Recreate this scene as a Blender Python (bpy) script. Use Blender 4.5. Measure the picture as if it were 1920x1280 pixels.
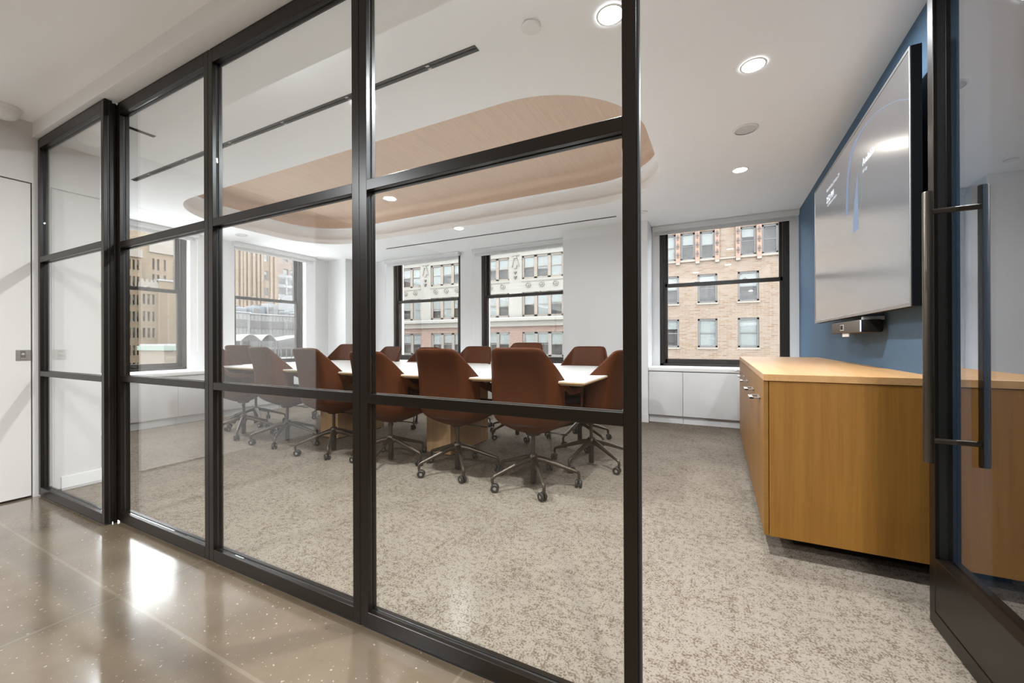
import bpy, bmesh, math, random
from mathutils import Vector, Matrix
random.seed(7)
for o in list(bpy.data.objects): bpy.data.objects.remove(o)
S = bpy.context.scene
COL = S.collection
R = math.radians

# ------------------------------------------------------------------ camera
FPX, EYE = 764.04, 1.07
yaw, pit, rol = R(26.871), R(.0468), R(-.2082)
Fw = Vector((-math.sin(yaw)*math.cos(pit), math.cos(yaw)*math.cos(pit), math.sin(pit)))
Rt = Vector((math.cos(yaw), math.sin(yaw), 0)); Up = Rt.cross(Fw)
Rt, Up = math.cos(rol)*Rt+math.sin(rol)*Up, -math.sin(rol)*Rt+math.cos(rol)*Up
cam = bpy.data.cameras.new('camera'); camo = bpy.data.objects.new('camera', cam); COL.objects.link(camo)
m = Matrix.Identity(4)
for i in range(3): m[i][0] = Rt[i]; m[i][1] = Up[i]; m[i][2] = -Fw[i]
m[2][3] = EYE
camo.matrix_world = m
cam.sensor_width = 36; cam.lens = FPX/1920*36; cam.clip_start = .02; cam.clip_end = 1000
S.camera = camo

# ------------------------------------------------------------------ sky, exposure
W = bpy.data.worlds.new('overcast_sky'); S.world = W; W.use_nodes = True
bg = W.node_tree.nodes['Background']
bg.inputs[0].default_value = (.92, .96, 1, 1); bg.inputs[1].default_value = 7.0
LAMP = 1180.0      # luminance of a downlight lens
VS = S.view_settings
VS.view_transform = 'Standard'; VS.look = 'None'; VS.gamma = 1; VS.use_curve_mapping = False; VS.exposure = 0.62
cy = S.cycles
cy.use_denoising = True
cy.max_bounces = 14; cy.diffuse_bounces = 12; cy.glossy_bounces = 5; cy.transparent_max_bounces = 24; cy.transmission_bounces = 6
cy.caustics_reflective = True; cy.caustics_refractive = False; cy.sample_clamp_indirect = 12

# ------------------------------------------------------------------ materials
def newmat(name):
    M = bpy.data.materials.new(name); M.use_nodes = True
    nt = M.node_tree; return M, nt, nt.nodes, nt.links, nt.nodes['Principled BSDF']
def setp(b, col=None, rough=None, metal=None, spec=None, emis=None, estr=None):
    if col is not None: b.inputs['Base Color'].default_value = (*col, 1)
    if rough is not None: b.inputs['Roughness'].default_value = rough
    if metal is not None: b.inputs['Metallic'].default_value = metal
    if spec is not None: b.inputs['Specular IOR Level'].default_value = spec
    if emis is not None: b.inputs['Emission Color'].default_value = (*emis, 1); b.inputs['Emission Strength'].default_value = estr
def mixc(nt, fac, a, b):
    n = nt.nodes.new('ShaderNodeMix'); n.data_type = 'RGBA'
    if hasattr(fac, 'is_output'): nt.links.new(fac, n.inputs['Factor'])
    else: n.inputs['Factor'].default_value = fac
    for k, v in (('A', a), ('B', b)):
        i = [x for x in n.inputs if x.name == k and x.type == 'RGBA'][0]
        if hasattr(v, 'is_output'): nt.links.new(v, i)
        else: i.default_value = (*v, 1)
    return [x for x in n.outputs if x.type == 'RGBA'][0]
def mth(nt, op, a, b=None, c=None):
    n = nt.nodes.new('ShaderNodeMath'); n.operation = op
    for i, v in enumerate((a, b, c)):
        if v is None: continue
        if hasattr(v, 'is_output'): nt.links.new(v, n.inputs[i])
        else: n.inputs[i].default_value = v
    return n.outputs[0]
def coords(nt, scale=(1, 1, 1)):
    t = nt.nodes.new('ShaderNodeTexCoord'); mp = nt.nodes.new('ShaderNodeMapping'); mp.inputs['Scale'].default_value = scale
    nt.links.new(t.outputs['Object'], mp.inputs['Vector']); return mp.outputs[0]
def noise(nt, vec, scale, detail=3, rough=.5):
    n = nt.nodes.new('ShaderNodeTexNoise'); n.inputs['Scale'].default_value = scale
    n.inputs['Detail'].default_value = detail; n.inputs['Roughness'].default_value = rough
    nt.links.new(vec, n.inputs['Vector']); return n.outputs['Fac']
def ramp(nt, fac, stops):
    n = nt.nodes.new('ShaderNodeMapRange'); n.inputs['From Min'].default_value = stops[0]; n.inputs['From Max'].default_value = stops[1]
    n.clamp = True; nt.links.new(fac, n.inputs['Value']); return n.outputs['Result']
def bump(nt, b, h, strength, dist=.002):
    n = nt.nodes.new('ShaderNodeBump'); n.inputs['Strength'].default_value = strength; n.inputs['Distance'].default_value = dist
    nt.links.new(h, n.inputs['Height']); nt.links.new(n.outputs[0], b.inputs['Normal'])
TONE = 1.0
def plain(name, col, rough=.5, metal=0, spec=.5, var=.06, vscale=6, bmp=0, bscale=80):
    col = tuple(c*TONE for c in col)
    M, nt, N, L, b = newmat(name); setp(b, col, rough, metal, spec)
    v = coords(nt)
    if var:
        f = noise(nt, v, vscale)
        L.new(mixc(nt, f, tuple(c*(1-var) for c in col), tuple(min(1, c*(1+var)) for c in col)), b.inputs['Base Color'])
    if bmp: bump(nt, b, noise(nt, v, bscale), bmp)
    return M
def wood(name, c1, c2, axis, rough=.45, spec=.4, fine=1.0):
    M, nt, N, L, b = newmat(name); setp(b, c1, rough, 0, spec)
    sc = [26*fine]*3; sc[axis] = .9*fine
    v = coords(nt, tuple(sc))
    f = noise(nt, v, 1.0, 4, .6)
    sc2 = [150*fine]*3; sc2[axis] = 5*fine
    f2 = noise(nt, coords(nt, tuple(sc2)), 1.0, 2, .5)
    g = mth(nt, 'ADD', mth(nt, 'MULTIPLY', ramp(nt, f, (.3, .7)), .65), mth(nt, 'MULTIPLY', ramp(nt, f2, (.3, .7)), .35))
    L.new(mixc(nt, g, c1, c2), b.inputs['Base Color']); return M
def archglass(name, tint=(.97, .98, .98), f0=.04, power=5.0):
    """thin clear glass: transparent, with a Schlick reflection"""
    M, nt, N, L, b = newmat(name); N.remove(b); out = [n for n in N if n.type == 'OUTPUT_MATERIAL'][0]
    lw = N.new('ShaderNodeLayerWeight'); lw.inputs[0].default_value = .5
    f = mth(nt, 'ADD', mth(nt, 'MULTIPLY', mth(nt, 'POWER', lw.outputs['Facing'], power), 1-f0), f0)
    t = N.new('ShaderNodeBsdfTransparent'); t.inputs[0].default_value = (*tint, 1)
    g = N.new('ShaderNodeBsdfGlossy'); g.inputs['Roughness'].default_value = 0; g.inputs[0].default_value = (1, 1, 1, 1)
    mx = N.new('ShaderNodeMixShader'); L.new(f, mx.inputs[0]); L.new(t.outputs[0], mx.inputs[1]); L.new(g.outputs[0], mx.inputs[2])
    L.new(mx.outputs[0], out.inputs[0]); return M
def glossmix(name, base, f0, power, rough, emis=None, estr=0):
    """opaque surface under a reflective clear layer"""
    M, nt, N, L, b = newmat(name); setp(b, base, .6, 0, 0, emis, estr); out = [n for n in N if n.type == 'OUTPUT_MATERIAL'][0]
    lw = N.new('ShaderNodeLayerWeight'); lw.inputs[0].default_value = .5
    f = mth(nt, 'ADD', mth(nt, 'MULTIPLY', mth(nt, 'POWER', lw.outputs['Facing'], power), 1-f0), f0)
    g = N.new('ShaderNodeBsdfGlossy'); g.inputs['Roughness'].default_value = rough; g.inputs[0].default_value = (1, 1, 1, 1)
    mx = N.new('ShaderNodeMixShader'); L.new(f, mx.inputs[0]); L.new(b.outputs[0], mx.inputs[1]); L.new(g.outputs[0], mx.inputs[2])
    L.new(mx.outputs[0], out.inputs[0]); return M, nt, b
def glow(name, col, strength):
    M, nt, N, L, b = newmat(name); setp(b, (.03, .03, .03), .5, 0, .2, col, strength); return M
def bricks(name, c1, c2, mortar, ax, w=.22, h=.075, ms=.012, var=.5):
    c1, c2, mortar = [tuple(c*TONE for c in q) for q in (c1, c2, mortar)]
    M, nt, N, L, b = newmat(name); setp(b, c1, .85, 0, .2)
    t = N.new('ShaderNodeTexCoord'); sp = N.new('ShaderNodeSeparateXYZ'); L.new(t.outputs['Object'], sp.inputs[0])
    cb = N.new('ShaderNodeCombineXYZ'); L.new(sp.outputs[ax], cb.inputs[0]); L.new(sp.outputs[2], cb.inputs[1])
    br = N.new('ShaderNodeTexBrick'); L.new(cb.outputs[0], br.inputs['Vector'])
    br.inputs['Color1'].default_value = (*c1, 1); br.inputs['Color2'].default_value = (*c2, 1); br.inputs['Mortar'].default_value = (*mortar, 1)
    br.inputs['Scale'].default_value = 1; br.inputs['Mortar Size'].default_value = ms
    br.inputs['Brick Width'].default_value = w; br.inputs['Row Height'].default_value = h; br.inputs['Bias'].default_value = 0
    mp = N.new('ShaderNodeMapping'); mp.inputs['Scale'].default_value = (1/w*.8, 1/h*.8, 1); L.new(cb.outputs[0], mp.inputs[0])
    f = noise(nt, mp.outputs[0], 1.0, 2, .6)
    col = mixc(nt, mth(nt, 'MULTIPLY', ramp(nt, f, (.45, .7)), var), br.outputs['Color'], mortar)
    L.new(col, b.inputs['Base Color']); return M

WHITE = plain('white_wall_paint', (.80, .80, .80), .55, var=.01)
CEILM = plain('white_ceiling_paint', (.88, .88, .875), .7, var=.01)
CORRM = plain('warm_white_wall_paint', (.62, .60, .578), .55, var=.012)
CORRC = plain('corridor_ceiling_paint', (.90, .895, .885), .7, var=.01)
CABW = plain('white_cabinet_lacquer', (.70, .70, .70), .4, var=.01)
SILLM = plain('white_solid_surface', (.88, .88, .88), .3, var=.01)
BRONZE = plain('dark_bronze_metal', (.0085, .0056, .0034), .30, 0, .30, var=.08, vscale=30)
GASKET = plain('black_rubber', (.006, .006, .006), .6, var=0)
WINBRZ = plain('bronze_window_paint', (.018, .013, .010), .38, 0, .5, var=.08)
BLKMET = plain('black_powder_coat', (.012, .011, .010), .35, 0, .5, var=.05)
HANDLE = plain('bronze_handle_metal', (.10, .085, .07), .33, .85, .5, var=.05)
CHBASE = plain('chair_base_bronze', (.085, .068, .052), .36, .8, .5, var=.06)
CASTER = plain('caster_plastic', (.02, .018, .016), .45, var=.05)
HUBM = plain('caster_hub_metal', (.55, .53, .5), .3, .7, var=.03)
STEEL = plain('brushed_steel', (.42, .39, .36), .35, .85, var=.06, vscale=60)
PLAST = plain('white_plastic', (.78, .77, .755), .4, var=.01)
GLASS = archglass('clear_partition_glass', (.965, .97, .965))
EXTGLASS = archglass('clear_facade_glass', (.98, .985, .985), .012, 4.0)
WGLASS = archglass('clear_window_glass', (.98, .985, .985))
DGLASS = archglass('door_glass', (.55, .56, .57), .12, 2.6)
DARKWIN, _n, _b = glossmix('dark_window_glass', (.10, .10, .10), .10, 3.5, .05)
SHADEM = plain('pale_window_shade', (.50, .53, .50), .8, var=.04)
BLINDM = plain('grey_blind_fabric', (.60, .60, .59), .8, var=.02)
BLINDC = plain('blind_cassette_metal', (.66, .66, .655), .4, var=.02)
LENS = glow('lit_lamp_lens', (.92, .97, 1.0), LAMP*1.2)
FLENS = glow('faint_lamp_lens', (1, .93, .82), LAMP*.022)
DLENS = glow('dimmed_lamp_lens', (.92, .97, 1.0), LAMP*.66)
CLENS = glow('lit_corridor_lamp_lens', (.95, .975, 1), LAMP*1.75)
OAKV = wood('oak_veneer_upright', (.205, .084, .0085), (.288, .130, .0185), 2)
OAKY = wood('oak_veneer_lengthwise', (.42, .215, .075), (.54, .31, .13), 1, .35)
OAKE = wood('oak_edge', (.20, .086, .011), (.25, .118, .021), 0)
COFW = wood('pale_oak_ceiling_veneer', (.58, .43, .325), (.72, .56, .44), 1, .55, .3, 2.8)
PEDW = wood('table_base_oak', (.42, .25, .12), (.53, .34, .18), 2)
PLYE = wood('plywood_edge', (.45, .30, .16), (.56, .40, .24), 0)
TABTOP = plain('white_table_laminate', (.80, .795, .78), .28, 0, .5, var=.01)
TVBEZ = plain('tv_bezel_metal', (.30, .285, .27), .35, .8, var=.03)
TVBLK = plain('tv_black_plastic', (.006, .006, .0065), .65, 0, .2, var=.05)
FABG = plain('charcoal_speaker_fabric', (.10, .087, .075), .95, 0, .1, var=.35, vscale=500)

def leather(name, c):
    M, nt, N, L, b = newmat(name); setp(b, c, .48, 0, .13)
    v = coords(nt); f = noise(nt, v, 9, 3)
    L.new(mixc(nt, f, tuple(x*.85 for x in c), tuple(x*1.18 for x in c)), b.inputs['Base Color'])
    bump(nt, b, noise(nt, v, 420, 2), .12, .001); return M
LEATH = leather('brown_leather', (.066, .0190, .0056))
SEATM = leather('dark_seat_leather', (.060, .036, .032))

def carpet():
    M, nt, N, L, b = newmat('speckled_beige_carpet'); setp(b, (.5, .45, .4), .95, 0, .1)
    v = coords(nt)
    fine = noise(nt, v, 130, 4, .72); mid = noise(nt, v, 34, 3, .6); big = noise(nt, v, 5, 2, .5)
    f = mth(nt, 'ADD', mth(nt, 'ADD', fine, mth(nt, 'MULTIPLY', mid, .45)), mth(nt, 'MULTIPLY', big, .16))
    k = ramp(nt, f, (.795, .90))
    base = mixc(nt, noise(nt, v, 400, 1), (.212, .179, .143), (.262, .224, .184))
    L.new(mixc(nt, k, base, (.108, .080, .056)), b.inputs['Base Color'])
    bump(nt, b, noise(nt, v, 260, 2), .5, .004); return M
CARPET = carpet()
def concrete():
    M, nt, N, L, b = newmat('polished_concrete'); out = [n for n in N if n.type == 'OUTPUT_MATERIAL'][0]
    setp(b, (.3, .25, .2), .5, 0, .2)
    v = coords(nt)
    cl = noise(nt, v, 2.2, 6, .6); c0 = mixc(nt, ramp(nt, cl, (.3, .7)), (.108, .076, .046), (.176, .136, .092))
    sp = ramp(nt, noise(nt, v, 70, 1), (.70, .74)); c1 = mixc(nt, sp, c0, (.36, .315, .255))
    dk = ramp(nt, noise(nt, v, 33, 2), (.70, .75)); c2 = mixc(nt, dk, c1, (.09, .068, .048))
    s = N.new('ShaderNodeSeparateXYZ'); L.new(v, s.inputs[0])
    jy = mth(nt, 'LESS_THAN', mth(nt, 'ABSOLUTE', mth(nt, 'SUBTRACT', s.outputs[1], .785)), .006)
    fx = mth(nt, 'ABSOLUTE', mth(nt, 'SUBTRACT', mth(nt, 'FRACT', mth(nt, 'ADD', mth(nt, 'DIVIDE', s.outputs[0], 1.52), .99)), .5))
    jx = mth(nt, 'LESS_THAN', fx, .0035)
    c3 = mixc(nt, mth(nt, 'MULTIPLY', mth(nt, 'MAXIMUM', jy, jx), .35), c2, (.27, .225, .17))
    L.new(c3, b.inputs['Base Color'])
    lw = N.new('ShaderNodeLayerWeight'); lw.inputs[0].default_value = .5
    f = mth(nt, 'ADD', mth(nt, 'MULTIPLY', mth(nt, 'POWER', lw.outputs['Facing'], 3.6), .9), .07)
    g = N.new('ShaderNodeBsdfGlossy'); g.inputs[0].default_value = (1, 1, 1, 1)
    L.new(mth(nt, 'ADD', mth(nt, 'MULTIPLY', cl, .16), .06), g.inputs['Roughness'])
    mx = N.new('ShaderNodeMixShader'); L.new(f, mx.inputs[0]); L.new(b.outputs[0], mx.inputs[1]); L.new(g.outputs[0], mx.inputs[2])
    L.new(mx.outputs[0], out.inputs[0]); return M
CONC = concrete()
def bluewall():
    M, nt, N, L, b = newmat('blue_woven_wallcovering'); setp(b, (.09, .15, .22), .8, 0, .25)
    f = noise(nt, coords(nt, (260, 260, 900)), 1, 2); f2 = noise(nt, coords(nt, (900, 900, 120)), 1, 2)
    g = mth(nt, 'MULTIPLY', mth(nt, 'ADD', f, f2), .5)
    L.new(mixc(nt, ramp(nt, g, (.3, .7)), (.048, .092, .148), (.094, .155, .230)), b.inputs['Base Color']); return M
BLUE = bluewall()

# ------------------------------------------------------------------ mesh builder
class MB:
    def __init__(s): s.v = []; s.f = []; s.m = []; s.mats = []
    def mi(s, mat):
        if mat not in s.mats: s.mats.append(mat)
        return s.mats.index(mat)
    def add(s, vs, fs, mat):
        o = len(s.v); k = s.mi(mat)
        s.v += [tuple(v) for v in vs]
        for f in fs: s.f.append([o+i for i in f]); s.m.append(k)
        return s
    def box(s, x0, x1, y0, y1, z0, z1, mat, bev=0, seg=2):
        if x0 > x1: x0, x1 = x1, x0
        if y0 > y1: y0, y1 = y1, y0
        if z0 > z1: z0, z1 = z1, z0
        if bev:
            b = bmesh.new(); bmesh.ops.create_cube(b, size=1)
            for v in b.verts: v.co = Vector(((x0+x1)/2+v.co.x*(x1-x0), (y0+y1)/2+v.co.y*(y1-y0), (z0+z1)/2+v.co.z*(z1-z0)))
            bev = min(bev, .49*min(x1-x0, y1-y0, z1-z0))
            bmesh.ops.bevel(b, geom=b.edges[:], offset=bev, segments=seg, profile=.5, affect='EDGES')
            return s.addbm(b, mat)
        v = [(x0, y0, z0), (x1, y0, z0), (x1, y1, z0), (x0, y1, z0), (x0, y0, z1), (x1, y0, z1), (x1, y1, z1), (x0, y1, z1)]
        return s.add(v, [(0, 3, 2, 1), (4, 5, 6, 7), (0, 1, 5, 4), (1, 2, 6, 5), (2, 3, 7, 6), (3, 0, 4, 7)], mat)
    def addbm(s, b, mat, M=None):
        b.verts.index_update()
        vs = [(M @ v.co if M else v.co) for v in b.verts]
        s.add(vs, [[v.index for v in f.verts] for f in b.faces], mat); b.free(); return s
    def tube(s, pts, rads, mat, n=12, cap=True):
        pts = [Vector(p) for p in pts]
        if not isinstance(rads, (list, tuple)): rads = [rads]*len(pts)
        rings = []; up = None
        for i, p in enumerate(pts):
            t = (pts[min(i+1, len(pts)-1)]-pts[max(i-1, 0)]).normalized()
            if up is None:
                up = Vector((0, 0, 1)) if abs(t.z) < .9 else Vector((1, 0, 0))
            a = t.cross(up).normalized(); c = a.cross(t).normalized(); up = c
            rings.append([p+rads[i]*(math.cos(2*math.pi*k/n)*a+math.sin(2*math.pi*k/n)*c) for k in range(n)])
        vs = [v for r in rings for v in r]; fs = []
        for i in range(len(pts)-1):
            for k in range(n): fs.append((i*n+k, i*n+(k+1) % n, (i+1)*n+(k+1) % n, (i+1)*n+k))
        if cap: fs += [tuple(range(n-1, -1, -1)), tuple((len(pts)-1)*n+k for k in range(n))]
        return s.add(vs, fs, mat)
    def lathe(s, prof, mat, c=(0, 0, 0), axis=2, n=24, cap=True):
        """prof: (radius, height) pairs round an axis"""
        vs = []; fs = []
        for r, h in prof:
            for k in range(n):
                a = 2*math.pi*k/n; x, y = r*math.cos(a), r*math.sin(a)
                p = {2: (x, y, h), 0: (h, x, y), 1: (y, h, x)}[axis]
                vs.append((p[0]+c[0], p[1]+c[1], p[2]+c[2]))
        for i in range(len(prof)-1):
            for k in range(n): fs.append((i*n+k, i*n+(k+1) % n, (i+1)*n+(k+1) % n, (i+1)*n+k))
        if cap: fs += [tuple(range(n-1, -1, -1)), tuple((len(prof)-1)*n+k for k in range(n))]
        return s.add(vs, fs, mat)
    def prism(s, poly, a0, a1, mat, axis=2):
        n = len(poly); vs = []
        for h in (a0, a1):
            for p in poly: vs.append({2: (p[0], p[1], h), 0: (h, p[0], p[1]), 1: (p[0], h, p[1])}[axis])
        fs = [tuple(range(n-1, -1, -1)), tuple(range(n, 2*n))]+[(i, (i+1) % n, n+(i+1) % n, n+i) for i in range(n)]
        return s.add(vs, fs, mat)
    def build(s, name, parent=None, off=None, smooth=35, **props):
        me = bpy.data.meshes.new(name); root = parent
        o = off
        if o is None:
            o = Vector((0, 0, 0)); p = parent
            while p is not None: o = o+Vector(p.location); p = p.parent
        me.from_pydata([tuple(Vector(v)-o) for v in s.v], [], s.f)
        for mt in s.mats: me.materials.append(mt)
        me.polygons.foreach_set('material_index', s.m)
        b = bmesh.new(); b.from_mesh(me); bmesh.ops.recalc_face_normals(b, faces=b.faces[:]); b.to_mesh(me); b.free()
        if smooth: me.shade_smooth(); me.set_sharp_from_angle(angle=R(smooth))
        me.update()
        ob = bpy.data.objects.new(name, me); COL.objects.link(ob)
        if parent is not None: ob.parent = parent
        for k, v in props.items(): ob[k] = v
        return ob
def thing(name, label, cat, loc=(0, 0, 0), group=None, kind=None):
    o = bpy.data.objects.new(name, None); o.empty_display_size = .1; COL.objects.link(o); o.location = loc
    tag(o, label, cat, group, kind); return o
def tag(o, label, cat, group=None, kind=None):
    o['label'] = label; o['category'] = cat
    if group: o['group'] = group
    if kind: o['kind'] = kind
    return o
def struct(name, mb, label=None, cat=None, smooth=35):
    o = mb.build(name, smooth=smooth); o['kind'] = 'structure'
    if label: o['label'] = label; o['category'] = cat
    return o
def copy_tree(o, parent=None):
    c = o.copy(); COL.objects.link(c); c.parent = parent
    for ch in list(o.children): copy_tree(ch, c)
    return c

# ------------------------------------------------------------------ main dimensions (metres)
CZ = 2.67            # ceiling of the room
YP = 1.108           # corridor face of the glass partition
XB = .885            # blue wall
XL = -6.85           # window wall on the left
YW = 6.05            # far window wall
SOF = 2.51           # underside of the soffit over the partition
CC = 2.61            # corridor ceiling
LEFTWALL = -4.265

# ------------------------------------------------------------------ shell
struct('floor_carpet', MB().box(XL-.3, XB+.2, 1.13, 6.3, -.1, 0, CARPET), 'beige speckled carpet of the meeting room', 'carpet')
struct('floor_concrete', MB().box(-4.6, 4.2, -3.6, 1.13, -.1, 0, CONC), 'polished concrete floor of the corridor with saw-cut joints', 'floor')

def rounded(x0, x1, y0, y1, r, n=14):
    p = []
    for cx, cy_, a in ((x1-r, y1-r, 0), (x0+r, y1-r, 90), (x0+r, y0+r, 180), (x1-r, y0+r, 270)):
        for k in range(n+1):
            t = R(a+90*k/n); p.append((cx+r*math.cos(t), cy_+r*math.sin(t)))
    return p
CX0, CX1, CY0, CY1, CR = -5.98, -.48, 2.41, 4.72, .80
def ceiling_with_hole():
    b = bmesh.new()
    outer = [(XL, 1.1), (XB+.1, 1.1), (XB+.1, YW), (XL, YW)]
    for loop in (outer, rounded(CX0, CX1, CY0, CY1, CR)):
        vs = [b.verts.new((x, y, CZ)) for x, y in loop]
        for i in range(len(vs)): b.edges.new((vs[i], vs[(i+1) % len(vs)]))
    bmesh.ops.triangle_fill(b, use_beauty=True, edges=b.edges[:])
    return MB().addbm(b, CEILM)
struct('ceiling', ceiling_with_hole(), 'white plaster ceiling of the meeting room', 'ceiling', smooth=0)
struct('ceiling_slab', MB().box(XL-.4, 4.3, -3.7, 6.5, 3.25, 3.35, CEILM))
struct('ceiling_corridor', MB().box(-4.6, 4.2, -3.6, 1.03, CC, CC+.05, CORRC), 'pale ceiling of the corridor', 'ceiling')
sf = MB()
sf.prism([(1.025, SOF), (1.42, SOF), (1.42, CZ+.02), (1.025, CZ+.02)], LEFTWALL-.0, XB+.1, CEILM, axis=0)
struct('ceiling_soffit', sf, 'dropped white soffit above the glass partition', 'soffit')

# coffer: lip, set-back band, oak lining with a curved edge
def coffer():
    t = thing('wood_ceiling_coffer', 'long rounded oak-lined recess in the white ceiling above the table', 'ceiling coffer', ((CX0+CX1)/2, (CY0+CY1)/2, CZ), kind='structure')
    def ringband(levels, mat):
        loops = []
        for ins, z in levels: loops.append([(x, y, z) for x, y in rounded(CX0+ins, CX1-ins, CY0+ins, CY1-ins, CR-ins)])
        n = len(loops[0]); vs = [v for l in loops for v in l]; fs = []
        for i in range(len(loops)-1):
            for k in range(n): fs.append((i*n+k, i*n+(k+1) % n, (i+1)*n+(k+1) % n, (i+1)*n+k))
        return vs, fs
    b = MB(); b.add(*ringband([(0, CZ), (0, CZ+.075), (-.05, CZ+.075)], CEILM), CEILM); b.build('lip', t)
    b = MB(); b.add(*ringband([(-.05, CZ+.075), (-.05, CZ+.25), (.01, CZ+.25)], CEILM), CEILM); b.build('recess_band', t, label='white band set back above the lip')
    lv = [(.01, CZ+.25), (.01, CZ+.32)]
    for k in range(1, 9):
        a = R(90*k/8); lv.append((.01+.10*(1-math.cos(a)), CZ+.32+.085*math.sin(a)))
    vs, fs = ringband(lv, COFW); n = len(rounded(0, 3, 0, 3, .5))
    fs.append(tuple(range(len(vs)-n, len(vs))))
    MB().add(vs, fs, COFW).build('oak_lining', t, smooth=60)
coffer()

# walls
struct('wall_right', MB().box(XB, XB+.15, 1.05, 6.3, 0, 3.25, BLUE), 'blue woven wallcovering wall behind the television', 'wall')
def wall_with_holes(ax, pos, depth, a0, a1, z0, z1, holes, mat):
    """wall in plane ax=pos, thickness depth outward, rectangular openings (a0,a1,z0,z1)"""
    b = MB()
    As = sorted({a0, a1, *[h[0] for h in holes], *[h[1] for h in holes]}); Zs = sorted({z0, z1, *[h[2] for h in holes], *[h[3] for h in holes]})
    for i in range(len(As)-1):
        for j in range(len(Zs)-1):
            ca, cz = (As[i]+As[i+1])/2, (Zs[j]+Zs[j+1])/2
            if any(h[0] < ca < h[1] and h[2] < cz < h[3] for h in holes): continue
            p0, p1 = sorted((pos, pos+depth))
            if ax == 'y': b.box(As[i], As[i+1], p0, p1, Zs[j], Zs[j+1], mat)
            else: b.box(p0, p1, As[i], As[i+1], Zs[j], Zs[j+1], mat)
    return b
FARW = [(-5.66, -4.09), (-3.66, -2.09), (-.735, .79)]
LEFW = [(1.80, 3.17), (3.78, 5.035)]
struct('wall_back', wall_with_holes('y', YW, .30, XL-.3, XB+.15, 0, 3.25, [(a, b, .73, 2.76) for a, b in FARW], WHITE), 'white far wall of the meeting room with three windows', 'wall')
struct('wall_left', wall_with_holes('x', XL, -.30, 1.3, 6.3, 0, 3.25, [(a, b, .69, 2.76) for a, b in LEFW], WHITE), 'white window wall at the far end of the table', 'wall')
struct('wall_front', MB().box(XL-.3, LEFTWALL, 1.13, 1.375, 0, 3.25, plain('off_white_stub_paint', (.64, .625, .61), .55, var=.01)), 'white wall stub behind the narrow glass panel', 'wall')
struct('wall_corridor', wall_with_holes('x', LEFTWALL, -.15, -1.0, 1.13, 0, 2.75, [(.075, 1.025, -.01, 2.19)], CORRM), 'off-white corridor wall with a flush white door', 'wall')
struct('wall_corridor_light_block', MB().box(-4.75, -4.45, -.2, 1.3, -.1, 2.6, WHITE))  # unseen backing box, added to stop sky light leaking round the door
struct('wall_corridor_end', MB().box(LEFTWALL-.15, LEFTWALL, -3.6, -1.0, 0, 2.75, plain('walnut_corridor_panelling', (.06, .034, .022), .5)))
struct('wall_corridor_back', MB().box(-4.6, 4.2, -3.75, -3.6, 0, 2.75, plain('corridor_back_wall_paint', (.045, .03, .022), .6)))
struct('wall_corridor_side', MB().box(4.05, 4.2, -3.6, 1.13, 0, 2.75, plain('corridor_side_wall_paint', (.20, .165, .14), .6)))
struct('wall_jamb', MB().box(.80, 4.2, YP, YP+.15, 0, 2.75, CORRM))
struct('pillar_far', MB().box(-2.01, -.832, 5.615, YW, 0, CZ, WHITE), 'white pier between the middle window and the window by the blue wall', 'pier')
struct('pillar_corner', MB().box(XL, -6.36, 5.515, YW, 0, CZ, WHITE), 'white pier in the far corner of the room', 'pier')
struct('baseboard_far', MB().box(-2.015, -.827, 5.605, 5.62, 0, .10, WHITE))
b = MB(); b.box(LEFTWALL, LEFTWALL+.012, 1.16, 1.385, 0, .10, WHITE).box(XL, LEFTWALL+.012, 1.375, 1.387, 0, .10, WHITE)
struct('baseboard_front', b)

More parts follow.
